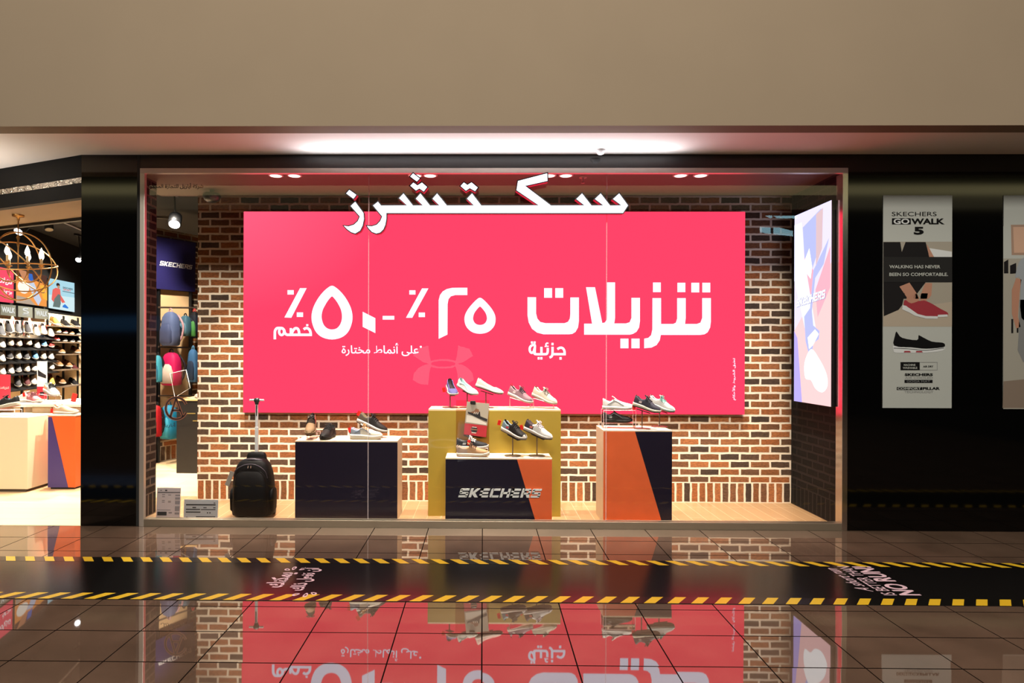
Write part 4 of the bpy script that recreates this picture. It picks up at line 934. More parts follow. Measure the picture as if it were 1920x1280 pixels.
# ---------------------------------------------------------------- posters on the black facade at right
PAP = mat('poster_paper', (134, 138, 135), .6); PIN = mat('poster_ink', (7, 7, 8), .7, 0, .08); PGR = mat('poster_grey', (92, 94, 95), .6)
SKIN = mat('poster_skin', (134, 96, 78), .6); PRED = mat('poster_red', (112, 18, 32), .6); PBG = mat('poster_photo_grey', (118, 114, 104), .6); PWH = mat('poster_print_white', (158, 162, 164), .6); PDK = mat('poster_photo_dark', (18, 17, 18), .7, 0, .08)
PFL = mat('poster_floor', (130, 121, 108), .6)
yp = -.006
pt0 = at(1655, 764.5, yp); pt1 = at(1785.5, 366, yp)
po = thing('wall_poster', 'tall white walking shoe poster with red slip-ons, left on black wall', 'poster', ((pt0.x + pt1.x) / 2, yp, pt0.z))
def card(root, x0, x1, z0, z1):
    b = MB(); b.box((x0, yp, z0), (x1, -.0005, z1), PAP); child_build(b, 'paper', root)
card(po, pt0.x, pt1.x, pt0.z, pt1.z)
ka = lambda o: tr(1620, 350, 6.097, yp - o); kb = lambda o: tr(1640, 560, 5.818, yp - o)
b = MB()
def pp_(fn, P, m): b.poly([fn(*p) for p in P][::-1], m)
def kz(o):
    f = lambda u, v: Vector((pt0.x + (pt1.x - pt0.x) * u, yp - o, pt1.z + (pt0.z - pt1.z) * v)); return f
A = ka(.001); pp_(kz(.0008), [(0, .218), (1, .218), (1, .617), (0, .617)], PBG)
pp_(kz(.001), [(.0, .545), (1, .50), (1, .617), (0, .617)], PFL)
A = ka(.0012); pp_(A, [(740, 700), (1005, 742), (1005, 802), (800, 802)], PWH)
A = ka(.0016); pp_(A, [(222, 632), (415, 632), (432, 745), (475, 632), (705, 632), (745, 800), (700, 1100), (560, 1280), (520, 1280), (222, 1280)], PDK)
A = ka(.002); pp_(A, [(713, 650), (740, 690), (800, 802), (745, 802)], SKIN); pp_(A, [(405, 1140), (520, 1095), (610, 1230), (640, 1280), (500, 1280)], SKIN); pp_(A, [(700, 1100), (780, 1100), (770, 1240), (740, 1280), (640, 1280), (660, 1200)], SKIN)
A = kb(.002); pp_(A, [(95, -60), (330, -60), (300, 70), (260, 120), (100, 190)], PDK); pp_(A, [(350, -20), (460, -60), (500, 60), (420, 80), (340, 60)], SKIN); pp_(A, [(500, -60), (580, -60), (560, 60), (500, 30)], SKIN)
A = kb(.0026); pp_(A, cat_rom([(520, 20), (600, 40), (720, 110), (795, 150), (790, 185), (690, 185), (560, 110)], 3), PRED)
A = kb(.0030); pp_(A, cat_rom([(330, 10), (400, 50), (520, 20), (620, 120), (690, 180), (640, 200), (480, 180), (330, 90)], 3), PRED)
A = kb(.0034); pp_(A, [(305, 70), (340, 75), (470, 165), (560, 188), (690, 190), (685, 218), (560, 215), (440, 185), (380, 150), (300, 115)], PWH); pp_(A, [(690, 175), (795, 170), (795, 195), (690, 200)], PWH)
child_build(b, 'printed_photo', po)
b = MB(); A = kb(.002)
pp_(A, cat_rom([(222, 400), (235, 358), (250, 372), (300, 425), (460, 450), (478, 400), (500, 405), (620, 465), (740, 478), (768, 505), (740, 530), (560, 545), (400, 530), (215, 512)], 3), PIN)
pp_(A, cat_rom([(200, 520), (215, 512), (400, 528), (560, 545), (740, 528), (768, 520), (740, 565), (560, 588), (400, 588), (230, 588), (205, 560)], 3), PWH)
A = kb(.0026); b.ribbon(cat_rom([(208, 538), (400, 548), (560, 562), (760, 535)], 4, False), 6, A, PIN)
for x in (325, 455): pp_(A, [(x, 568), (x + 60, 568), (x + 70, 585), (x - 8, 585)], PRED)
child_build(b, 'printed_shoe', po)
b = MB()
def ptext(fn, s, x0, y0, x1, y1, m, bold=0, shear=0):
    o = fn(x0, y1); ex = fn(x1, y1) - o; ey = fn(x0, y0) - o; text(b, s, o, ex, ey, m, bold, shear)
def pbar(fn, x0, y0, x1, y1, m): pp_(fn, [(x0, y0), (x1, y0), (x1, y1), (x0, y1)], m)
A = ka(.002); ptext(A, 'SKECHERS', 318, 287, 830, 335, PIN, 0)
pbar(A, 320, 360, 535, 430, PIN); ptext(ka(.0026), 'GO', 338, 364, 520, 427, PWH, .03); ptext(A, 'WALK', 540, 362, 922, 430, PIN, .04)
ptext(A, '5', 570, 458, 684, 548, PIN, .05)
b_band = MB(); 
P_ = [(222, 802), (1008, 802), (1008, 1090), (222, 1090)]
b_band.poly([ka(.0042)(*p) for p in P_][::-1], mat('poster_band', (26, 26, 26), .7, 0, .08)); child_build(b_band, 'text_band', po)
A = ka(.005); ptext(A, 'WALKING HAS NEVER', 290, 895, 872, 932, PAP, .018); ptext(A, 'BEEN SO COMFORTABLE.', 290, 982, 960, 1020, PAP, .018)
A = kb(.002); A2 = kb(.0026)
pbar(A, 282, 690, 492, 778, PIN); ptext(A2, 'MACHINE', 318, 710, 445, 732, PAP, .02); ptext(A2, 'WASHABLE', 306, 742, 465, 764, PAP, .02)
for q in ((492, 690, 685, 694), (492, 774, 685, 778), (681, 690, 685, 778)): pbar(A, *q, PGR)
ptext(A, 'AIR DRY', 528, 728, 640, 748, PIN, .03)
ptext(A, 'SKECHERS', 328, 812, 635, 842, PIN, .05); ptext(A, 'AIR COOLED', 330, 850, 635, 874, PGR, .0)
pbar(A, 326, 884, 632, 917, PIN); ptext(A2, 'GOGA MAT', 350, 890, 605, 910, PGR, 0)
pbar(A, 242, 962, 520, 994, PIN); ptext(A2, 'COMFORT', 250, 966, 505, 991, PAP, .02); ptext(A, 'PILLAR', 524, 963, 712, 993, PIN, .05); ptext(A, 'TECHNOLOGY', 325, 1003, 640, 1027, PGR, 0)
child_build(b, 'lettering', po)
pr0 = at(1881, 764.5, yp); prx = pr0.x + (pt1.x - pt0.x)
ell2 = lambda cx, cy, rx, ry: [(cx + rx * math.cos(q * pi / 10), cy + ry * math.sin(q * pi / 10)) for q in range(20)]
po2 = thing('wall_poster', 'second poster at the right edge of the photo, person in grey shirt in kitchen', 'poster', ((pr0.x + prx) / 2, yp, pt0.z))
card(po2, pr0.x, prx, pt0.z, pt1.z)
b = MB(); KG = mat('poster_kitchen', (120, 118, 110), .6); KS = mat('poster_shirt', (112, 118, 124), .6); KF = mat('poster_wood', (96, 84, 74), .6); KW = mat('poster_frame', (120, 98, 84), .6)
A = ka(.0012); pp_(A, [(1592, 820), (2400, 820), (2400, 2540), (1592, 2540)], KG)
pp_(A, [(1592, 450), (1592, 820), (2400, 820), (2400, 450)][::-1], PAP)
A = ka(.0018); pp_(A, [(1680, 435), (2000, 430), (2000, 780), (1688, 780)], KW); pp_(A, [(1600, 860), (1650, 830), (1650, 990), (1600, 990)], PDK); pp_(A, [(1670, 900), (1740, 870), (1740, 990), (1670, 995)], PDK)
A = ka(.0024); pp_(A, [(1705, 460), (2000, 455), (2000, 750), (1715, 755)], mat('poster_frame_art', (150, 122, 104), .6))
pp_(A, cat_rom([(1770, 870), (1850, 800), (2000, 790), (2000, 1500), (1800, 1500), (1790, 1060), (1730, 1040)], 3), KS)
pp_(A, [(1740, 1040), (1800, 1060), (1780, 1200), (1760, 1480), (1790, 1600), (1740, 1620), (1690, 1450), (1690, 1180)], SKIN)
A = kb(.0018); pp_(A, [(1405, 900), (2100, 830), (2100, 1190), (1395, 1190)], KF); pp_(A, [(1490, 220), (1512, 220), (1512, 375), (1490, 375)], PDK); pp_(A, [(1550, 220), (1568, 220), (1568, 370), (1550, 370)], PDK)
A = kb(.0024); pp_(A, [(1580, 10), (2000, 0), (2000, 640), (1620, 690), (1560, 560), (1570, 400)], PGR); 
A = ka(.003); pp_(A, ell2(1945, 690, 78, 108), SKIN); A = ka(.0034); pp_(A, [(1862, 690), (1868, 610), (1910, 565), (1980, 565), (2022, 610), (2028, 690), (2000, 640), (1890, 640)], PDK)
child_build(b, 'printed_photo', po2)

# ---------------------------------------------------------------- floor runner with hazard tape
MATB = mat('runner_vinyl', (14, 13, 14), .17, 0, .32)
TAPEY = mat('tape_yellow', (206, 170, 40), .25, 0, .5); TAPEK = mat('tape_black', (12, 11, 11), .2)
ym0, ym1 = fl(960, 1129.5).y, fl(960, 1050).y
X0, X1 = -6.6, 6.6
run = thing('floor_runner', 'long black floor runner edged with yellow and black hazard tape', 'runner', (0, (ym0 + ym1) / 2, 0))
b = MB(); b.box((X0, ym0, .0003), (X1, ym1, .003), MATB); child_build(b, 'vinyl', run)
for yc, sl in ((ym0, 1), (ym1 - .098, -1)):
    b = MB(); b.box((X0, yc, .003), (X1, yc + .098, .0036), TAPEK); x = X0
    while x < X1:
        s_ = .075 * sl
        b.poly([(x, yc, .0040), (x + .068, yc, .0040), (x + .068 + s_, yc + .098, .0040), (x + s_, yc + .098, .0040)], TAPEY); x += .140
    child_build(b, 'hazard_tape', run)
MT = mat('runner_print', (206, 180, 192), .4)
b = MB()
def ftext(s, px0, py0, px1, py1, caph, bold=0, shear=0):
    """text read away from the camera, starting at (px0,py0) of the photo and ending at (px1,py1); tops to the left"""
    a = fl(px0, py0, .0042); c = fl(px1, py1, .0042); text(b, s, (a.x, a.y, .0042), (0, c.y - a.y, 0), (-caph, 0, 0), MT, bold, shear)
xb = fl(1727, 1116).x
def rowtext(s, xbase, py0, py1, caph, bold=0, shear=0):
    y0 = fl(1650, py0).y; y1 = fl(1650, py1).y
    text(b, s, (xbase, y0, .0042), (0, y1 - y0, 0), (-caph, 0, 0), MT, bold, shear)
rowtext('NO RUN!', xb, 1116.5, 1063, .135, .03)
xb2 = fl(1681.5, 1116).x; rowtext('IS BETTER THAN', xb2, 1116.5, 1063, .082, 0)
xb3 = fl(1637, 1109).x; rowtext('A short run', xb3, 1110, 1068, .085, 0, .08)
child_build(b, 'lettering', run)
b = MB()
def arow(s, px, py, pxt, pyt, caph, bold=.03):
    # right-to-left text: its right end lies far from the camera
    a = fl(px, py, .0042); c = fl(pxt, pyt, .0042)
    text(b, arabic(s), (a.x, a.y, .0042), (0, c.y - a.y, 0), (-caph, 0, 0), MT, bold)
ar0 = fl(536, 1101).x; arow('يمكنك', 536, 1101, 566, 1073, .15)
arow('أن تفعل ذلك', 575, 1107, 610, 1063, .15)
def petal(cx, cy, ax, ay, w=.012):
    c = fl(cx, cy, .0042); ring_o = []; ring_i = []
    for q in range(16):
        t = 2 * pi * q / 16; k = (1 + .35 * math.cos(t))
        ring_o.append(Vector((c.x, c.y, .0042)) + Vector((ax[0], ax[1], 0)) * math.cos(t) + Vector((ay[0], ay[1], 0)) * math.sin(t) * k)
        ring_i.append(Vector((c.x, c.y, .0042)) + (Vector((ax[0], ax[1], 0)) * math.cos(t) + Vector((ay[0], ay[1], 0)) * math.sin(t) * k) * .45)
    b.ring(ring_o, ring_i, MT)
for cx, cy, ang in ((539, 1067.5, 160), (551.5, 1065, 90), (567, 1066.5, 30), (555, 1114, 205), (573, 1115, 270), (588, 1112, 335)):
    a = R(ang); petal(cx, cy, (.022 * math.cos(a), .035 * math.sin(a)), (-.014 * math.sin(a), .018 * math.cos(a)))
child_build(b, 'arabic_lettering', run)


# ================================================================ store interior seen through the entrance and the gap beside the display
P0 = Vector((-7.03, 3.94, 0)); WD = Vector((-.203, .979, 0)).normalized(); WN = Vector((WD.y, -WD.x, 0))
def wl(px, py, off=0): return hit(px, py, P0 + WN * off, WN)
def wp(s_, z, off=0): return P0 + WD * s_ + WN * off + Vector((0, 0, z))
def slab(b, pts, off0, off1, m, mside=None):
    """pts on the shoe wall given in photo coordinates"""
    P = [wl(x, y, off1) for x, y in pts]; b.prism(P, -WN * (off1 - off0), m, mside)
PANEL = mat('slat_panel', (206, 184, 152), .6, noise=.04, nscale=8)
b = MB(); b.prism([wp(-1.6, 0), wp(3.3, 0), wp(3.3, 2.12), wp(-1.6, 2.12)], -WN * .1, PANEL); b.build('wall_shop_left', kind='structure')
b = MB(); b.prism([wp(-1.6, 2.12), wp(3.3, 2.12), wp(3.3, 3.42), wp(-1.6, 3.42)], -WN * .1, BLACKM); b.build('wall_shop_left_upper', kind='structure')
for i, s_ in enumerate((-.35, .52, 1.38, 2.0, 2.62, 3.0)):
    b = MB(); b.prism([wp(s_ - .03, 0, .014), wp(s_ + .03, 0, .014), wp(s_ + .03, 2.1, .014), wp(s_ - .03, 2.1, .014)], -WN * .0135, BLACKM); b.build('trim_%d' % (i + 2), kind='structure')
def wroot(name, label, cat, px, py, off=0, group=None):
    p = wl(px, py, off); return thing(name, label, cat, p, group=group)
# lit posters high on the shoe wall
def litposter(label, pts, polys, words=()):
    t = wroot('light_box_poster', label, 'poster', sum(p[0] for p in pts) / 4, sum(p[1] for p in pts) / 4)
    P = [wl(x, y, .05) for x, y in pts]
    b = MB(); b.prism(P, -WN * .049, polys[0], BLACKP); child_build(b, 'light_box', t)
    def uv(u, v, o): q = P[0].lerp(P[1], u).lerp(P[3].lerp(P[2], u), v); return q + WN * o
    b = MB()
    for i, (m, Q) in enumerate(polys[1:]): b.poly([uv(u, v, .002 + .0008 * i) for u, v in Q][::-1], m)
    child_build(b, 'printed_picture', t)
    b = MB()
    for w, u0, v0, u1, v1, m in words:
        o = uv(u0, v1, .012); text(b, w, o, uv(u1, v1, .012) - o, uv(u0, v0, .012) - o, m, .03)
    if words: child_build(b, 'lettering', t)
E_ = lambda n, c, k=1.0: emit('lit_' + n, c, k)
litposter('red lit sale poster behind the chandelier, left of the orange sports poster', [(-22, 496), (25.5, 506), (25.5, 568), (-22, 563)], [E_('red', (255, 80, 105), 1.1)],
          [(arabic('تنزيلات'), .3, .28, .9, .50, E_('white', (255, 250, 250), 1.2)), (arabic('جزئية'), .55, .62, .9, .78, E_('white', (255, 250, 250)))])
ell = lambda cx, cy, rx, ry, n=14: [(cx + rx * math.cos(2 * pi * q / n), cy + ry * math.sin(2 * pi * q / n)) for q in range(n)]
litposter('lit orange poster of a running leg, between the red and pale blue posters', [(30, 504), (87.5, 517), (87.5, 575), (30, 567)],
          [E_('orange', (250, 160, 80)), (E_('darkbrown', (90, 60, 50)), [(0, 0), (1, 0), (1, .3), (.55, .22), (0, .2)]), (E_('blue', (60, 110, 200)), [(.36, .05), (.5, .05), (.55, .28), (.4, .26)]), (E_('skin', (205, 140, 100)), [(.05, 0), (.3, 0), (.42, .3), (.2, .26)]),
           (E_('glow', (255, 246, 230), 1.1), ell(.22, .5, .18, .2)), (E_('pale', (205, 215, 235)), [(.35, .35), (.55, .3), (.8, .8), (.7, 1), (.55, .8)]), (E_('mist', (190, 170, 150)), [(0, .78), (.4, .82), (.6, 1), (0, 1)]), (E_('gold', (255, 190, 70)), [(.75, .35), (1, .3), (1, .8), (.85, .75)])])
litposter('pale blue lit poster of a person crouching to tie blue shoes', [(91, 521), (139.5, 530.5), (139.5, 585), (91, 577)],
          [E_('sky', (176, 222, 236)), (E_('sky2', (214, 240, 244)), [(0, .55), (1, .5), (1, 1), (0, 1)]), (E_('coral', (240, 110, 100)), [(.14, .36), (.26, .28), (.42, .3), (.44, .5), (.62, .72), (.5, .76), (.34, .55), (.18, .78), (.1, .7)]), (E_('hair', (52, 40, 40)), ell(.34, .17, .07, .065)), (E_('face', (200, 150, 120)), ell(.355, .24, .05, .055)),
           (E_('trouser', (110, 124, 120)), [(.2, .66), (.34, .48), (.42, .5), (.44, .78), (.40, .93), (.14, .94)]), (E_('shoeblue', (60, 130, 220)), [(.52, .84), (.6, .78), (.74, .88), (.72, .92), (.5, .9)]), (E_('greydark', (70, 86, 96)), [(.5, .345), (.98, .35), (.98, .37), (.5, .365)])],
          [('SKECHERS', .5, .20, .9, .265, E_('greydark', (70, 86, 96))), ('SPORT', .52, .27, .82, .325, E_('coral', (240, 110, 100)))])
SG = mat('small_sign_grey', (64, 66, 60), .5)
for lab, pts, w in (('small dark lit sign with white lettering, leftmost above the shoe wall', [(1, 570), (29.5, 572.5), (29.5, 593), (1, 590)], 'WALK'), ('small dark sign with a white S emblem between two lettered signs', [(34, 573), (61, 576), (61, 596), (34, 593.5)], 'S'), ('small dark lit sign with white lettering, rightmost above the shoe wall', [(65, 577), (90.5, 580), (90.5, 598.5), (65, 596.5)], 'WALK')):
    t = wroot('shelf_sign', lab, 'sign', pts[0][0] + 13, pts[0][1] + 10); P = [wl(x, y, .06) for x, y in pts]
    b = MB(); b.prism(P, -WN * .058, SG, BLACKP); child_build(b, 'panel', t)
    b = MB(); uv = lambda u, v: P[0].lerp(P[1], u).lerp(P[3].lerp(P[2], u), v) + WN * .003
    wm = E_('signwhite', (245, 245, 240), .95)
    if w == 'S':
        b.ribbon(cat_rom([(.68, .18), (.4, .2), (.36, .34), (.66, .46), (.62, .6), (.34, .62)], 4, False), .1, uv, wm)
        o = uv(.28, .82); text(b, 'SKECHERS', o, uv(.76, .82) - o, uv(.28, .72) - o, wm, .03)
    else: o = uv(.06, .74); text(b, w, o, uv(.94, .74) - o, uv(.06, .2) - o, wm, .04)
    child_build(b, 'lettering', t)
# the shoes on the wall: prototypes shared by every copy
def proto(style, col):
    c = {k: (cm(v) if isinstance(v, tuple) else v) for k, v in col.items()}; r = {}
    for k, mb in shoe_meshes(style, c, .27, 13).items():
        if k in ('upper', 'sole', 'lining', 'heel_panel'):
            o = mb.build(k); r[k] = o.data; bpy.data.objects.remove(o)
    return r
WSOLE = (250, 244, 232)
PR = [proto('sneaker', dict(upper=(64, 62, 64), sole=WSOLE, lining=(40, 38, 40))), proto('chunky', dict(upper=(206, 192, 168), sole=WSOLE, lining=(120, 100, 80))),
      proto('sneaker', dict(upper=(236, 232, 226), sole=WSOLE, lining=(60, 58, 60), heel=(70, 70, 76))), proto('slipon', dict(upper=(110, 112, 118), sole=WSOLE, lining=(40, 38, 40))),
      proto('sneaker', dict(upper=(26, 24, 26), sole=(226, 214, 192), lining=(20, 18, 18))), proto('court', dict(upper=(150, 104, 64), sole=(232, 218, 196), lining=(60, 44, 34))),
      proto('sneaker', dict(upper=(214, 60, 56), sole=WSOLE, lining=(60, 30, 30))), proto('sneaker', dict(upper=(90, 140, 200), sole=WSOLE, lining=(40, 50, 70))),
      proto('court', dict(upper=(84, 34, 34), sole=(226, 206, 184), lining=(40, 20, 20))), proto('chunky', dict(upper=(236, 190, 80), sole=WSOLE, lining=(200, 90, 40)))]
PCOL = ['grey', 'beige', 'white', 'slate grey slip-on', 'black', 'brown', 'red', 'blue', 'dark red', 'orange and yellow']
tagm = None
ORD = ['first', 'second', 'third', 'fourth', 'fifth', 'sixth', 'seventh', 'eighth']
ROWN = ['top row', 'second row', 'third row', 'fourth row', 'fifth row']
def wall_shoe(v, px, py, label, off, yaw, pitch, red, group, sc_=1.0):
    global tagm
    t = thing('sneaker', label, 'shoe', wl(px, py, off), (0, R(pitch), R(yaw)), group); t.scale = (sc_,) * 3
    for k, me in PR[v].items():
        o = bpy.data.objects.new(k, me); C.objects.link(o); o.parent = t
    if red:
        if tagm is None:
            q = MB(); q.box((-.11, -.05, .055), (-.07, -.046, .115), TAGR); q.tube([(-.09, -.048, .112), (-.09, -.03, .125)], .002, TAGR, 5)
            o = q.build('sale_tag'); tagm = o.data; bpy.data.objects.remove(o)
        o = bpy.data.objects.new('sale_tag', tagm); C.objects.link(o); o.parent = t
LS = [[(12, 236, 3, 0), (98, 206, 0, 1), (212, 208, 3, 1), (326, 212, 0, 1), (432, 240, 2, 1), (515, 225, 2, 1), (604, 252, 2, 1)],
      [(12, 380, 2, 0), (112, 356, 1, 1), (212, 362, 1, 0), (330, 352, 1, 1), (432, 388, 2, 0), (516, 370, 7, 0), (604, 380, 6, 0)],
      [(12, 545, 2, 0), (104, 515, 0, 1), (205, 515, 1, 1), (306, 520, 0, 0), (412, 520, 7, 0), (508, 520, 1, 1), (600, 522, 2, 1)],
      [(16, 700, 2, 1), (118, 690, 2, 0), (206, 672, 3, 0), (308, 668, 1, 1), (396, 660, 2, 1), (604, 640, 2, 0)],
      [(24, 850, 7, 0), (206, 846, 0, 1), (316, 836, 8, 1), (392, 820, 2, 0), (612, 838, 9, 1)]]
for r, row in enumerate(LS):
    for c, (x, y, v, rd) in enumerate(row):
        wall_shoe(v, x / 6.4, 580 + (y + 38) / 6.4, '%s sneaker, %s from left in the %s of the left shoe wall' % (PCOL[v].replace(' slip-on', ''), ORD[c], ROWN[r]), .15, -44, 30, rd, 'sneakers on the left part of the shoe wall', .92)
    x0, x1 = row[0][0] / 6.4 - 12, row[-1][0] / 6.4 + 6
    t = wroot('display_rail', 'dark sloping shoe rail under the %s of white soled sneakers' % ROWN[r], 'rail', x0, 590 + r * 23, .0, 'shoe rails on the wall')
    a = wl(row[0][0] / 6.4, 580 + (row[0][1] + 52) / 6.4, .15); c_ = wl(row[-1][0] / 6.4, 580 + (row[-1][1] + 52) / 6.4, .15)
    sa = (a - P0).dot(WD) - .3; sc2 = (c_ - P0).dot(WD) + .12; z = (a.z + c_.z) / 2 - .02
    b = MB(); b.prism([wp(sa, z - .045, .24), wp(sc2, z - .045, .24), wp(sc2, z + .03, .02), wp(sa, z + .03, .02)], (0, 0, -.012), BLACKP)
    b.prism([wp(sa, z - .02, .015), wp(sc2, z - .02, .015), wp(sc2, z + .05, .015), wp(sa, z + .05, .015)], -WN * .014, BLACKP); child_build(b, 'rail', t)
RS = [[(655, 150, 9, 0), (782, 172, 4, 0), (902, 172, 4, 0)], [(664, 240, 9, 0), (745, 250, 8, 0), (826, 262, 5, 0), (912, 266, 4, 0)], [(650, 335, 6, 0), (742, 345, 4, 0), (832, 352, 4, 0), (914, 352, 4, 0)],
      [(716, 486, 5, 0), (906, 484, 5, 0)], [(690, 640, 5, 0), (806, 650, 5, 0), (880, 690, 8, 0)], [(725, 850, 5, 0), (880, 872, 4, 0)]]
for r, row in enumerate(RS):
    for c, (x, y, v, rd) in enumerate(row):
        wall_shoe(v, x / 6.4, 580 + (y + 26) / 6.4, '%s casual shoe, %s from left, %s shelf down, right shoe wall' % (PCOL[v], ORD[c], ORD[r]), .16, -30, 14, rd, 'casual shoes on the right part of the shoe wall', .98)
    a = wl(row[0][0] / 6.4, 580 + (row[0][1] + 44) / 6.4, .16); c_ = wl(row[-1][0] / 6.4, 580 + (row[-1][1] + 44) / 6.4, .16)
    sa = (a - P0).dot(WD) - .2; sc2 = min(3.2, (c_ - P0).dot(WD) + .3); z = (a.z + c_.z) / 2 - .005
    t = thing('wall_shelf', 'narrow dark shelf, %s from the top on the right part of the shoe wall' % ORD[r], 'shelf', wp((sa + sc2) / 2, z), group='shelves on the right part of the shoe wall')
    b = MB(); b.prism([wp(sa, z, .30), wp(sc2, z, .30), wp(sc2, z, .001), wp(sa, z, .001)], (0, 0, -.018), mat('shelf_wood', (96, 80, 64), .5)); child_build(b, 'board', t)
# tables inside the entrance
GREYW = mat('grey_wood', (168, 146, 120), .5, noise=.12, nscale=9); TOPW = mat('table_top_white', (246, 240, 228), .4)
CREAM = mat('cream_panel', (244, 224, 186), .5)
def at_box(px0, px1, row_b, z):
    y = fl((px0 + px1) / 2, row_b).y; return at(px0, 900, y).x, at(px1, 900, y).x, y
ax0, ax1, ay = at_box(-60, 52, 922, 0)
t = thing('display_plinth', 'cream plinth at the far left edge holding a black running shoe', 'plinth', ((ax0 + ax1) / 2, ay + .25, 0)); zA = at(30, 782, ay).z
w = (ax1 - ax0) / 2
MB().box((-w, -.25, .03), (w, .25, zA), CREAM).build('body', t, bevel=.003); MB().box((-w + .03, -.23, 0), (w - .03, .23, .03), mat('plinth_base', (70, 60, 50), .6)).build('base', t)
q = MB(); q.prism([(-w, -.2515, .04), (-w + .30, -.2515, .04), (-w + .30, -.2515, zA - .01), (-w, -.2515, zA - .01)], (0, .001, 0), mat('orange_edge', (230, 120, 30), .5)); q.build('printed_front', t)
bx0, bx1, by = at_box(90, 141, 917, 0)
zB = at(115, 780, by).z; w = (bx1 - bx0) / 2
t = thing('display_plinth', 'orange and navy plinth beside the entrance column, cream shoe on top', 'plinth', ((bx0 + bx1) / 2, by + .13, 0))
OR2 = mat('bright_orange_print', (240, 104, 44), .45); NV2 = mat('bright_navy_print', (58, 46, 110), .4)
MB().box((-w, -.13, .02), (w, .13, zB), OR2).build('body', t, bevel=.003)
MB().box((-w + .02, -.115, 0), (w - .02, .115, .02), BLACKM).build('base', t)
q = MB(); q.prism([(-w, -.1325, .02), (-w + .22, -.1325, .02), (-w + .04, -.1325, zB - .01), (-w, -.1325, zB - .01)], (0, .002, 0), NV2); q.build('printed_front', t)
MB().box((-w - .004, -.136, zB), (w + .004, .13, zB + .012), LAM).build('top', t)
cy0 = by + .31; cx0, cx1 = at(60, 900, cy0).x, at(158, 900, cy0).x; zC = at(100, 757, cy0).z
t = thing('display_table', 'grey wood display table with white top behind the orange plinth', 'table', ((cx0 + cx1) / 2, cy0 + .4, 0)); w = (cx1 - cx0) / 2
MB().box((-w, -.4, 0), (-w + .22, .4, zC - .03), GREYW).build('leg', t, bevel=.002); MB().box((w - .22, -.4, 0), (w, .4, zC - .03), GREYW).build('leg', t, bevel=.002)
MB().box((-w + .22, -.1, .30), (w - .22, .38, zC - .03), GREYW).build('back_panel', t)
MB().box((-w - .05, -.43, zC - .03), (w + .05, .43, zC), TOPW).build('top', t, bevel=.002)
# second lower table at the far left carrying the pink and white shoes
dx0, dx1 = at(-60, 900, cy0 + .3).x, at(58, 900, cy0 + .3).x
t = thing('display_table', 'white topped table at far left behind the cream plinth', 'table', ((dx0 + dx1) / 2, cy0 + .62, 0)); w = (dx1 - dx0) / 2; zD = at(30, 757, cy0 + .3).z
MB().box((-w, -.3, zD - .04), (w, .3, zD), TOPW).build('top', t, bevel=.002); MB().box((w - .1, -.28, 0), (w, .28, zD - .04), GREYW).build('leg', t); MB().box((-w, -.28, 0), (-w + .1, .28, zD - .04), GREYW).build('leg', t)
MB().box((-w + .1, -.15, zD - .24), (w - .1, .28, zD - .22), GREYW).build('shelf', t)
# shoes on the tables
riser('clear riser lifting the black running shoe at far left', at(12, 780, ay + .2).x, ay + .2, zA, .26, .11, .06, -.0)
shoe('large black running shoe with teal collar at the far left edge', 'chunky', dict(upper=(36, 38, 42), sole=(240, 228, 206), lining=(110, 200, 200), lace=(16, 16, 18), outsole=(220, 110, 90)), (at(10, 780, ay + .2).x, ay + .2, zA + .083), 186, 10, .30)
shoe('white running shoe with red tag in the middle of the entrance table', 'chunky', dict(upper=(246, 236, 228), sole=(250, 244, 236), lining=(220, 190, 180), lace=(240, 230, 224), heel=(224, 80, 70)), (at(47, 750, cy0 + .55).x, cy0 + .55, zD + .004), 168, 0, .34, [(.02, -.06, .12, 10)])
shoe('pink sneaker with white sole in front of the black laced one', 'sneaker', dict(upper=(222, 130, 136), sole=(244, 226, 214), lining=(200, 110, 116), lace=(120, 60, 66), toe=(240, 150, 110)), (at(64.5, 757, cy0 + .16).x, cy0 + .16, zC + .002), -28, 0, .25, [(-.13, -.05, .11, -10)])
riser('clear riser under the white sneaker with black laces', at(94, 755, cy0 + .35).x, cy0 + .35, zC, .2, .1, .075, .03)
shoe('white sneaker with bold black laces on a clear riser inside the store', 'chunky', dict(upper=(226, 232, 232), sole=(248, 240, 226), lining=(170, 190, 190), lace=(14, 14, 14), heel=(240, 170, 130)), (at(96, 745, cy0 + .35).x, cy0 + .35, zC + .085), -28, 13, .27)
shoe('cream slip-on shoe with red tag on top of the orange plinth', 'slipon', dict(upper=(246, 214, 176), sole=(244, 234, 220), lining=(200, 150, 110)), (at(124, 780, by + .13).x, by + .13, zB + .0125), -6, 0, .29, [(-.12, -.06, .06, 5)])
t = thing('price_tag', 'red price tag leaning on the white table top beside the column', 'tag', (at(137, 757, cy0 + .3).x, cy0 + .3, zC))
MB().box((-.03, -.0015, 0), (.03, .0015, .10), TAGR, Matrix.Rotation(R(14), 4, 'Y')).build('card', t)
t = thing('picture_card', 'white and red picture card standing on the entrance table', 'card', (at(79, 740, cy0 + .62).x, cy0 + .62, zC))
q0 = at(79, 725, cy0 + .62); zz0, zz1 = zC, at(79, 677, cy0 + .62).z
b = MB(); b.box((-.062, -.002, .0), (.062, .002, zz1 - zz0), mat('card_white', (226, 222, 214), .5)); b.build('card', t)
b = MB(); hh = zz1 - zz0
def tq(P, m, o): b.poly([(-.062 + .124 * u, -.0025 - o, hh * (1 - v)) for u, v in P][::-1], m)
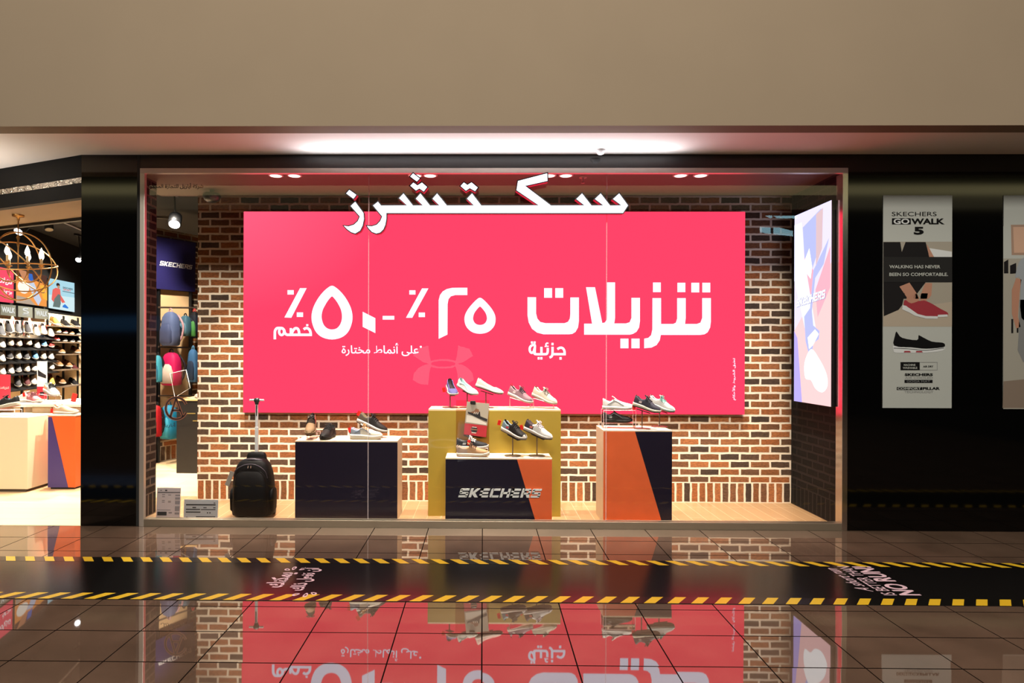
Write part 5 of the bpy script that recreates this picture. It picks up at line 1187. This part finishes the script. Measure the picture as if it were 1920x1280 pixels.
tq([(0, .66), (1, .66), (1, .98), (0, .98)], CR, 0); tq([(.08, .22), (.4, .28), (.9, .36), (.9, .45), (.1, .38)], CK, .0004); tq([(.3 + .0, .8), (.7, .8), (.7, .9), (.3, .9)], CK, .0004); tq([(.1, .5), (.9, .55), (.9, .62), (.1, .6)], mat('card_pale2', (190, 200, 204), .5), .0004)
b.build('printed_picture', t)
t = thing('sale_card', 'bright red sale card standing at the far left of the entrance table', 'card', (at(8, 745, cy0 + .62).x, cy0 + .62, zD))
zs1 = at(8, 702, cy0 + .62).z; b = MB(); b.box((-.10, -.003, .0), (.075, .003, zs1 - zD), mat('sale_red', (226, 50, 66), .5)); b.build('card', t)
b = MB(); text(b, arabic('تنزيلات'), (-.06, -.0045, (zs1 - zD) * .45), (.12, 0, 0), (0, 0, .04), WHITE, .02); b.build('lettering', t)

# chandelier in the entrance
CYc = .80; cc_ = at(34, 499, CYc); RAD = (at(97, 499, CYc).x - cc_.x)
GOLD = mat('antique_gold', (196, 146, 84), .3, .85); BULB = emit('candle_bulb', (1, .88, .68), 5, True); CNDL = mat('candle_sleeve', (190, 160, 110), .5)
ch = thing('chandelier', 'round gold hoop chandelier with candle bulbs hanging in the store entrance', 'chandelier', cc_)
ztop = zb + .02 - cc_.z
MB().lathe([(.052, ztop), (.05, ztop - .018), (.014, ztop - .026), (.010, ztop - .06)], GOLD, 24).build('canopy', ch)
b = MB(); b.tube([(0, 0, ztop - .04), (0, 0, -RAD * .42)], .006, GOLD, 8); b.lathe([(.008, .02), (.018, 0), (.008, -.03), (.014, -.06), (.006, -.1)], GOLD, 14, Matrix.Translation((0, 0, RAD * .85))); b.build('stem', ch)
for ax, an in (((1, 0, 0), 90), ((0, 1, 0), 90), ((1, .25, 0), 12), ((1, 1, 0), 52), ((-1, .9, 0), 48)):
    M_ = Matrix.Rotation(R(an), 4, Vector(ax).normalized()); rr = RAD * (1 if an == 90 else .99)
    b = MB(); b.tube([M_ @ Vector((rr * math.cos(2 * pi * q / 48), rr * math.sin(2 * pi * q / 48), 0)) for q in range(48)], .0062, GOLD, 7, closed=True); b.build('hoop', ch)
for k in range(8):
    a = 2 * pi * k / 8 + .2; r_ = RAD * .62; d_ = Vector((math.cos(a), math.sin(a), 0)); z0 = .02
    b = MB(); b.tube(cat_rom([(0, 0, -RAD * .40), d_ * r_ * .5 + Vector((0, 0, -RAD * .46)), d_ * r_ * .95 + Vector((0, 0, -RAD * .26)), d_ * r_ + Vector((0, 0, z0 - .01))], 5, False), .0045, GOLD, 6)
    M_ = Matrix.Translation(d_ * r_ + Vector((0, 0, z0))); b.lathe([(.004, -.02), (.024, -.004), (.026, .002), (.010, .004)], GOLD, 14, M_); arm = b.build('arm', ch)
    b = MB(); b.lathe([(.010, .003), (.010, .062), (.004, .064)], CNDL, 10, M_); b.build('candle', arm)
    b = MB(); b.lathe([(.008, .062), (.019, .080), (.023, .097), (.017, .124), (.006, .152), (.0015, .166)], BULB, 12, M_); b.build('bulb', arm)

# track spotlights under the dark store ceiling
LITL = emit('track_lens', (1, .97, .95), 14, True)
def track_spot(label, px, py, y, tgt, lit, r=.05, ln=.16, ceil=3.42):
    p = at(px, py, y); t = thing('track_spotlight', label, 'lamp', p, group='track spotlights in the store')
    d = (Vector(tgt) - p).normalized(); Q = d.to_track_quat('-Z', 'Y').to_matrix().to_4x4()
    MB().lathe([(r * .8, ln), (r, ln * .92), (r, 0), (r * .9, -.004)], BLACKP, 20, Q, cap=True).build('head', t)
    MB().lathe([(r * .84, -.006), (.001, -.0062)], LITL if lit else mat('lens_glass', (90, 80, 60), .2), 20, Q).build('lens', t)
    b = MB(); b.tube([(0, 0, 0), (0, 0, .0)][:1] + [Q @ Vector((0, 0, ln * .6)) + Vector((0, 0, .02)), Vector((0, 0, ceil - p.z))], .010, BLACKP, 8); b.box((-.02, -.09, ceil - p.z - .03), (.02, .09, ceil - p.z), BLACKP); b.build('mount', t)
track_spot('lit track spotlight beside the column high over the shoe wall', 147, 487, 5.2, (-6.5, 3.0, 1.2), True)
track_spot('unlit track spotlight right of the chandelier canopy', 92, 430, 3.2, (-5.2, 2.5, .5), False, .055, .2)
track_spot('lit track spotlight seen behind the chandelier hoops', 58, 466, 5.0, (-6.8, 3.2, 1.2), True)
track_spot('lit track spotlight above the chandelier top', 35, 434, 2.6, (-6.0, .5, 1.0), True, .06)
track_spot('bright round track spotlight above the navy hanging banner', 327, 420, 2.4, (-3.2, .4, .6), True, .075, .16)
for lab, a, c_ in (('long ceiling lighting track over the shoe wall', (-5.9, 2.2, 3.39), (-6.75, 6.8, 3.39)), ('ceiling lighting track near the store entrance', (-6.9, 2.4, 3.30), (-4.2, 3.4, 3.30))):
    t = thing('lighting_track', lab, 'track', a); b = MB(); d = Vector(c_) - Vector(a); sd = Vector((-d.y, d.x, 0)).normalized() * .018
    b.prism([-sd, sd, d + sd, d - sd], (0, 0, .03), mat('track_grey', (120, 118, 118), .4)); b.build('rail', t)

# bag niche behind the gap beside the display
Q0 = Vector((-4.388, 3.1, 0)); QD = Vector((.438, .899, 0)).normalized(); QN = Vector((QD.y, -QD.x, 0))
def ql(px, py, off=0): return hit(px, py, Q0 + QN * off, QN)
BRN = brick_mat('niche_brick', 'Y', orange_bricks, (206, 188, 162), off=(.07, .012))
def qp(s_, z, off=0): return Q0 + QD * s_ + QN * off + Vector((0, 0, z))
b = MB(); b.prism([qp(-.5, 0), qp(1.5, 0), qp(1.5, 3.135), qp(-.5, 3.135)], -QN * .12, BRN); b.build('wall_niche', kind='structure')
fx = thing('bag_fixture', 'tall bag display fixture with pale back panel and black posts', 'fixture', ql(328, 820, 0)); fx.location.z = 0
def qslab(b, pts, o0, o1, m): b.prism([ql(x, y, o1) for x, y in pts], -QN * (o1 - o0), m)
b = MB(); qslab(b, [(298, 540), (357, 548), (357, 822), (298, 822)], .001, .02, mat('fixture_panel', (226, 188, 140), .5, noise=.05, nscale=6)); child_build(b, 'back_panel', fx)
for x in (290, 297, 357):
    b = MB(); a = ql(x, 700, .05); b.box((a.x - .018, a.y - .018, 0), (a.x + .018, a.y + .018, at(x, 470, a.y).z), BLACKP); child_build(b, 'post', fx)
for r0, r1 in ((576, 577), (650, 652), (742, 742)):
    b = MB(); b.tube([ql(297, r0, .16), ql(368, r1, .16)], .012, STEEL, 8); child_build(b, 'hanging_rail', fx)
bn = thing('hanging_banner', 'navy hanging banner with white wordmark seen through the gap', 'banner', ql(330, 545, .08))
P = [ql(293, 443, .09), ql(367, 455, .09), ql(366, 547, .09), ql(292, 541, .09)]
b = MB(); b.prism(P, -QN * .012, mat('banner_navy', (30, 26, 78), .5)); child_build(b, 'fabric', bn)
uv = lambda u, v: P[0].lerp(P[1], u).lerp(P[3].lerp(P[2], u), v) + QN * .003
b = MB(); o = uv(.08, .545); logo(b, o, uv(.92, .555) - o, uv(.08, .455) - o, mat('banner_white', (246, 246, 246), .5)); child_build(b, 'lettering', bn)
def bag(label, px0, py0, px1, py1, off, cols, yaw=0, name='backpack'):
    body, pocket, strap = (cm(c, .6) for c in cols)
    p0, p1 = ql(px0, py1, off), ql(px1, py0, off); c = (p0 + p1) / 2; z0, z1 = at((px0 + px1) / 2, py1, c.y).z, at((px0 + px1) / 2, py0, c.y).z
    hw = abs(at(px1, 600, c.y).x - at(px0, 600, c.y).x) / 2; H = z1 - z0; dp = min(.09, hw)
    t = thing(name, label, 'backpack', (c.x, c.y, z0), (0, 0, R(yaw)), 'backpacks hanging inside the store')
    b = MB(); b.loft([se_ring(0, 0, H * z, hw * w, dp * d, .6, 20) for z, w, d in ((0, .8, .8), (.04, .95, 1), (.3, 1, 1), (.6, .96, .95), (.8, .84, .85), (.91, .6, .6), (.96, .3, .3))], body); b.build('body', t)
    b = MB(); b.loft([se_ring(0, -dp * .75, H * z, hw * w * .8, dp * d * .55, .6, 18) for z, w, d in ((.06, .85, .7), (.1, 1, 1), (.4, 1, 1), (.56, .8, .8), (.62, .5, .4))], pocket); b.build('front_pocket', t)
    b = MB(); b.tube(cat_rom([(-hw * .25, 0, H * .92), (-hw * .2, 0, H * 1.02), (0, 0, H * 1.06), (hw * .2, 0, H * 1.02), (hw * .25, 0, H * .92)], 4, False), .008, strap, 6); b.build('top_handle', t)
    for s_ in (-1, 1):
        b = MB(); b.tube(cat_rom([(s_ * hw * .5, dp * .8, H * .88), (s_ * hw * 1.05, dp * 1.0, H * .6), (s_ * hw * .95, dp * 1.0, H * .3), (s_ * hw * .6, dp * .8, H * .1)], 4, False), .014, strap, 6); b.build('shoulder_strap', t)
bag('blue grey backpack with pale pink straps on the upper rail', 303, 582, 336, 648, .28, ((108, 124, 170), (86, 98, 140), (244, 190, 196)), -20)
bag('teal backpack half hidden on the upper rail, right of the blue grey one', 338, 590, 357, 630, .24, ((76, 120, 140), (120, 170, 190), (40, 40, 44)), -10)
bag('black backpack with red and green patch beside the inner brick edge', 356, 582, 373, 634, .26, ((24, 22, 26), (90, 170, 80), (220, 60, 60)), -10)
bag('magenta backpack with pale spotted pocket on the middle rail', 302, 658, 340, 722, .32, ((226, 24, 100), (238, 214, 196), (40, 30, 40)), -22)
bag('turquoise backpack squeezed left of the magenta one', 290, 664, 303, 716, .26, ((70, 176, 200), (40, 120, 150), (20, 20, 24)), -20)
bag('sky blue backpack on the middle rail next to the inner brick edge', 353, 652, 371, 716, .26, ((90, 150, 210), (60, 80, 110), (110, 180, 230)), -10)
bag('red and black backpack low on the bottom rail', 287, 757, 302, 818, .28, ((190, 20, 30), (30, 26, 28), (20, 18, 20)), -25)
bag('shiny teal backpack low behind the round glass decal', 302, 756, 332, 822, .28, ((30, 140, 180), (60, 170, 200), (24, 60, 70)), -20)
yP = fl(350, 887).y; px_ = at(331, 800, yP).x
t = thing('pedestal', 'black shop pedestal with pale top behind the brick wall edge', 'pedestal', (px_ + .28, yP + .25, 0)); zP = at(350, 748, yP).z
MB().box((-.28, -.25, 0), (.28, .25, zP - .02), BLACKM).build('body', t, bevel=.003); MB().box((-.285, -.255, zP - .02), (.285, .255, zP), mat('pedestal_top', (226, 190, 130), .4)).build('top', t)
b = MB(); GO_ = mat('pedestal_gold', (150, 130, 70), .4)
for x0, x1, z in ((.03, .13, -.18), (.10, .16, -.27)): b.box((x0 - .28 + .1, -.253, zP + z), (x1 - .28 + .1, -.2505, zP + z + .012), GO_)
b.build('printed_mark', t)
shoe('pale pink sneaker on the black pedestal, partly behind the brick edge', 'sneaker', dict(upper=(246, 214, 200), sole=(246, 230, 214), lining=(200, 160, 150), lace=(240, 220, 210)), (px_ + .28, yP + .1, zP + .001), 150, 0, .28)
t = thing('acrylic_sign', 'leaning clear acrylic sheet on the black pedestal', 'sign', (px_ + .12, yP - .1, zP))
P = [at(328, 745, yP + .02), at(357, 727, yP + .05), at(349, 693, yP + .12), at(319, 700, yP + .1)]
b = MB(); b.poly(P, clear('acrylic_pale', fres=1.45, tint=(.95, .97, .95), base=.12, rough=.15)); child_build(b, 'sheet', t)
b = MB(); b.tube(P, .004, mat('acrylic_edge_white', (250, 246, 240), .3), 5, closed=True); child_build(b, 'cut_edge', t)
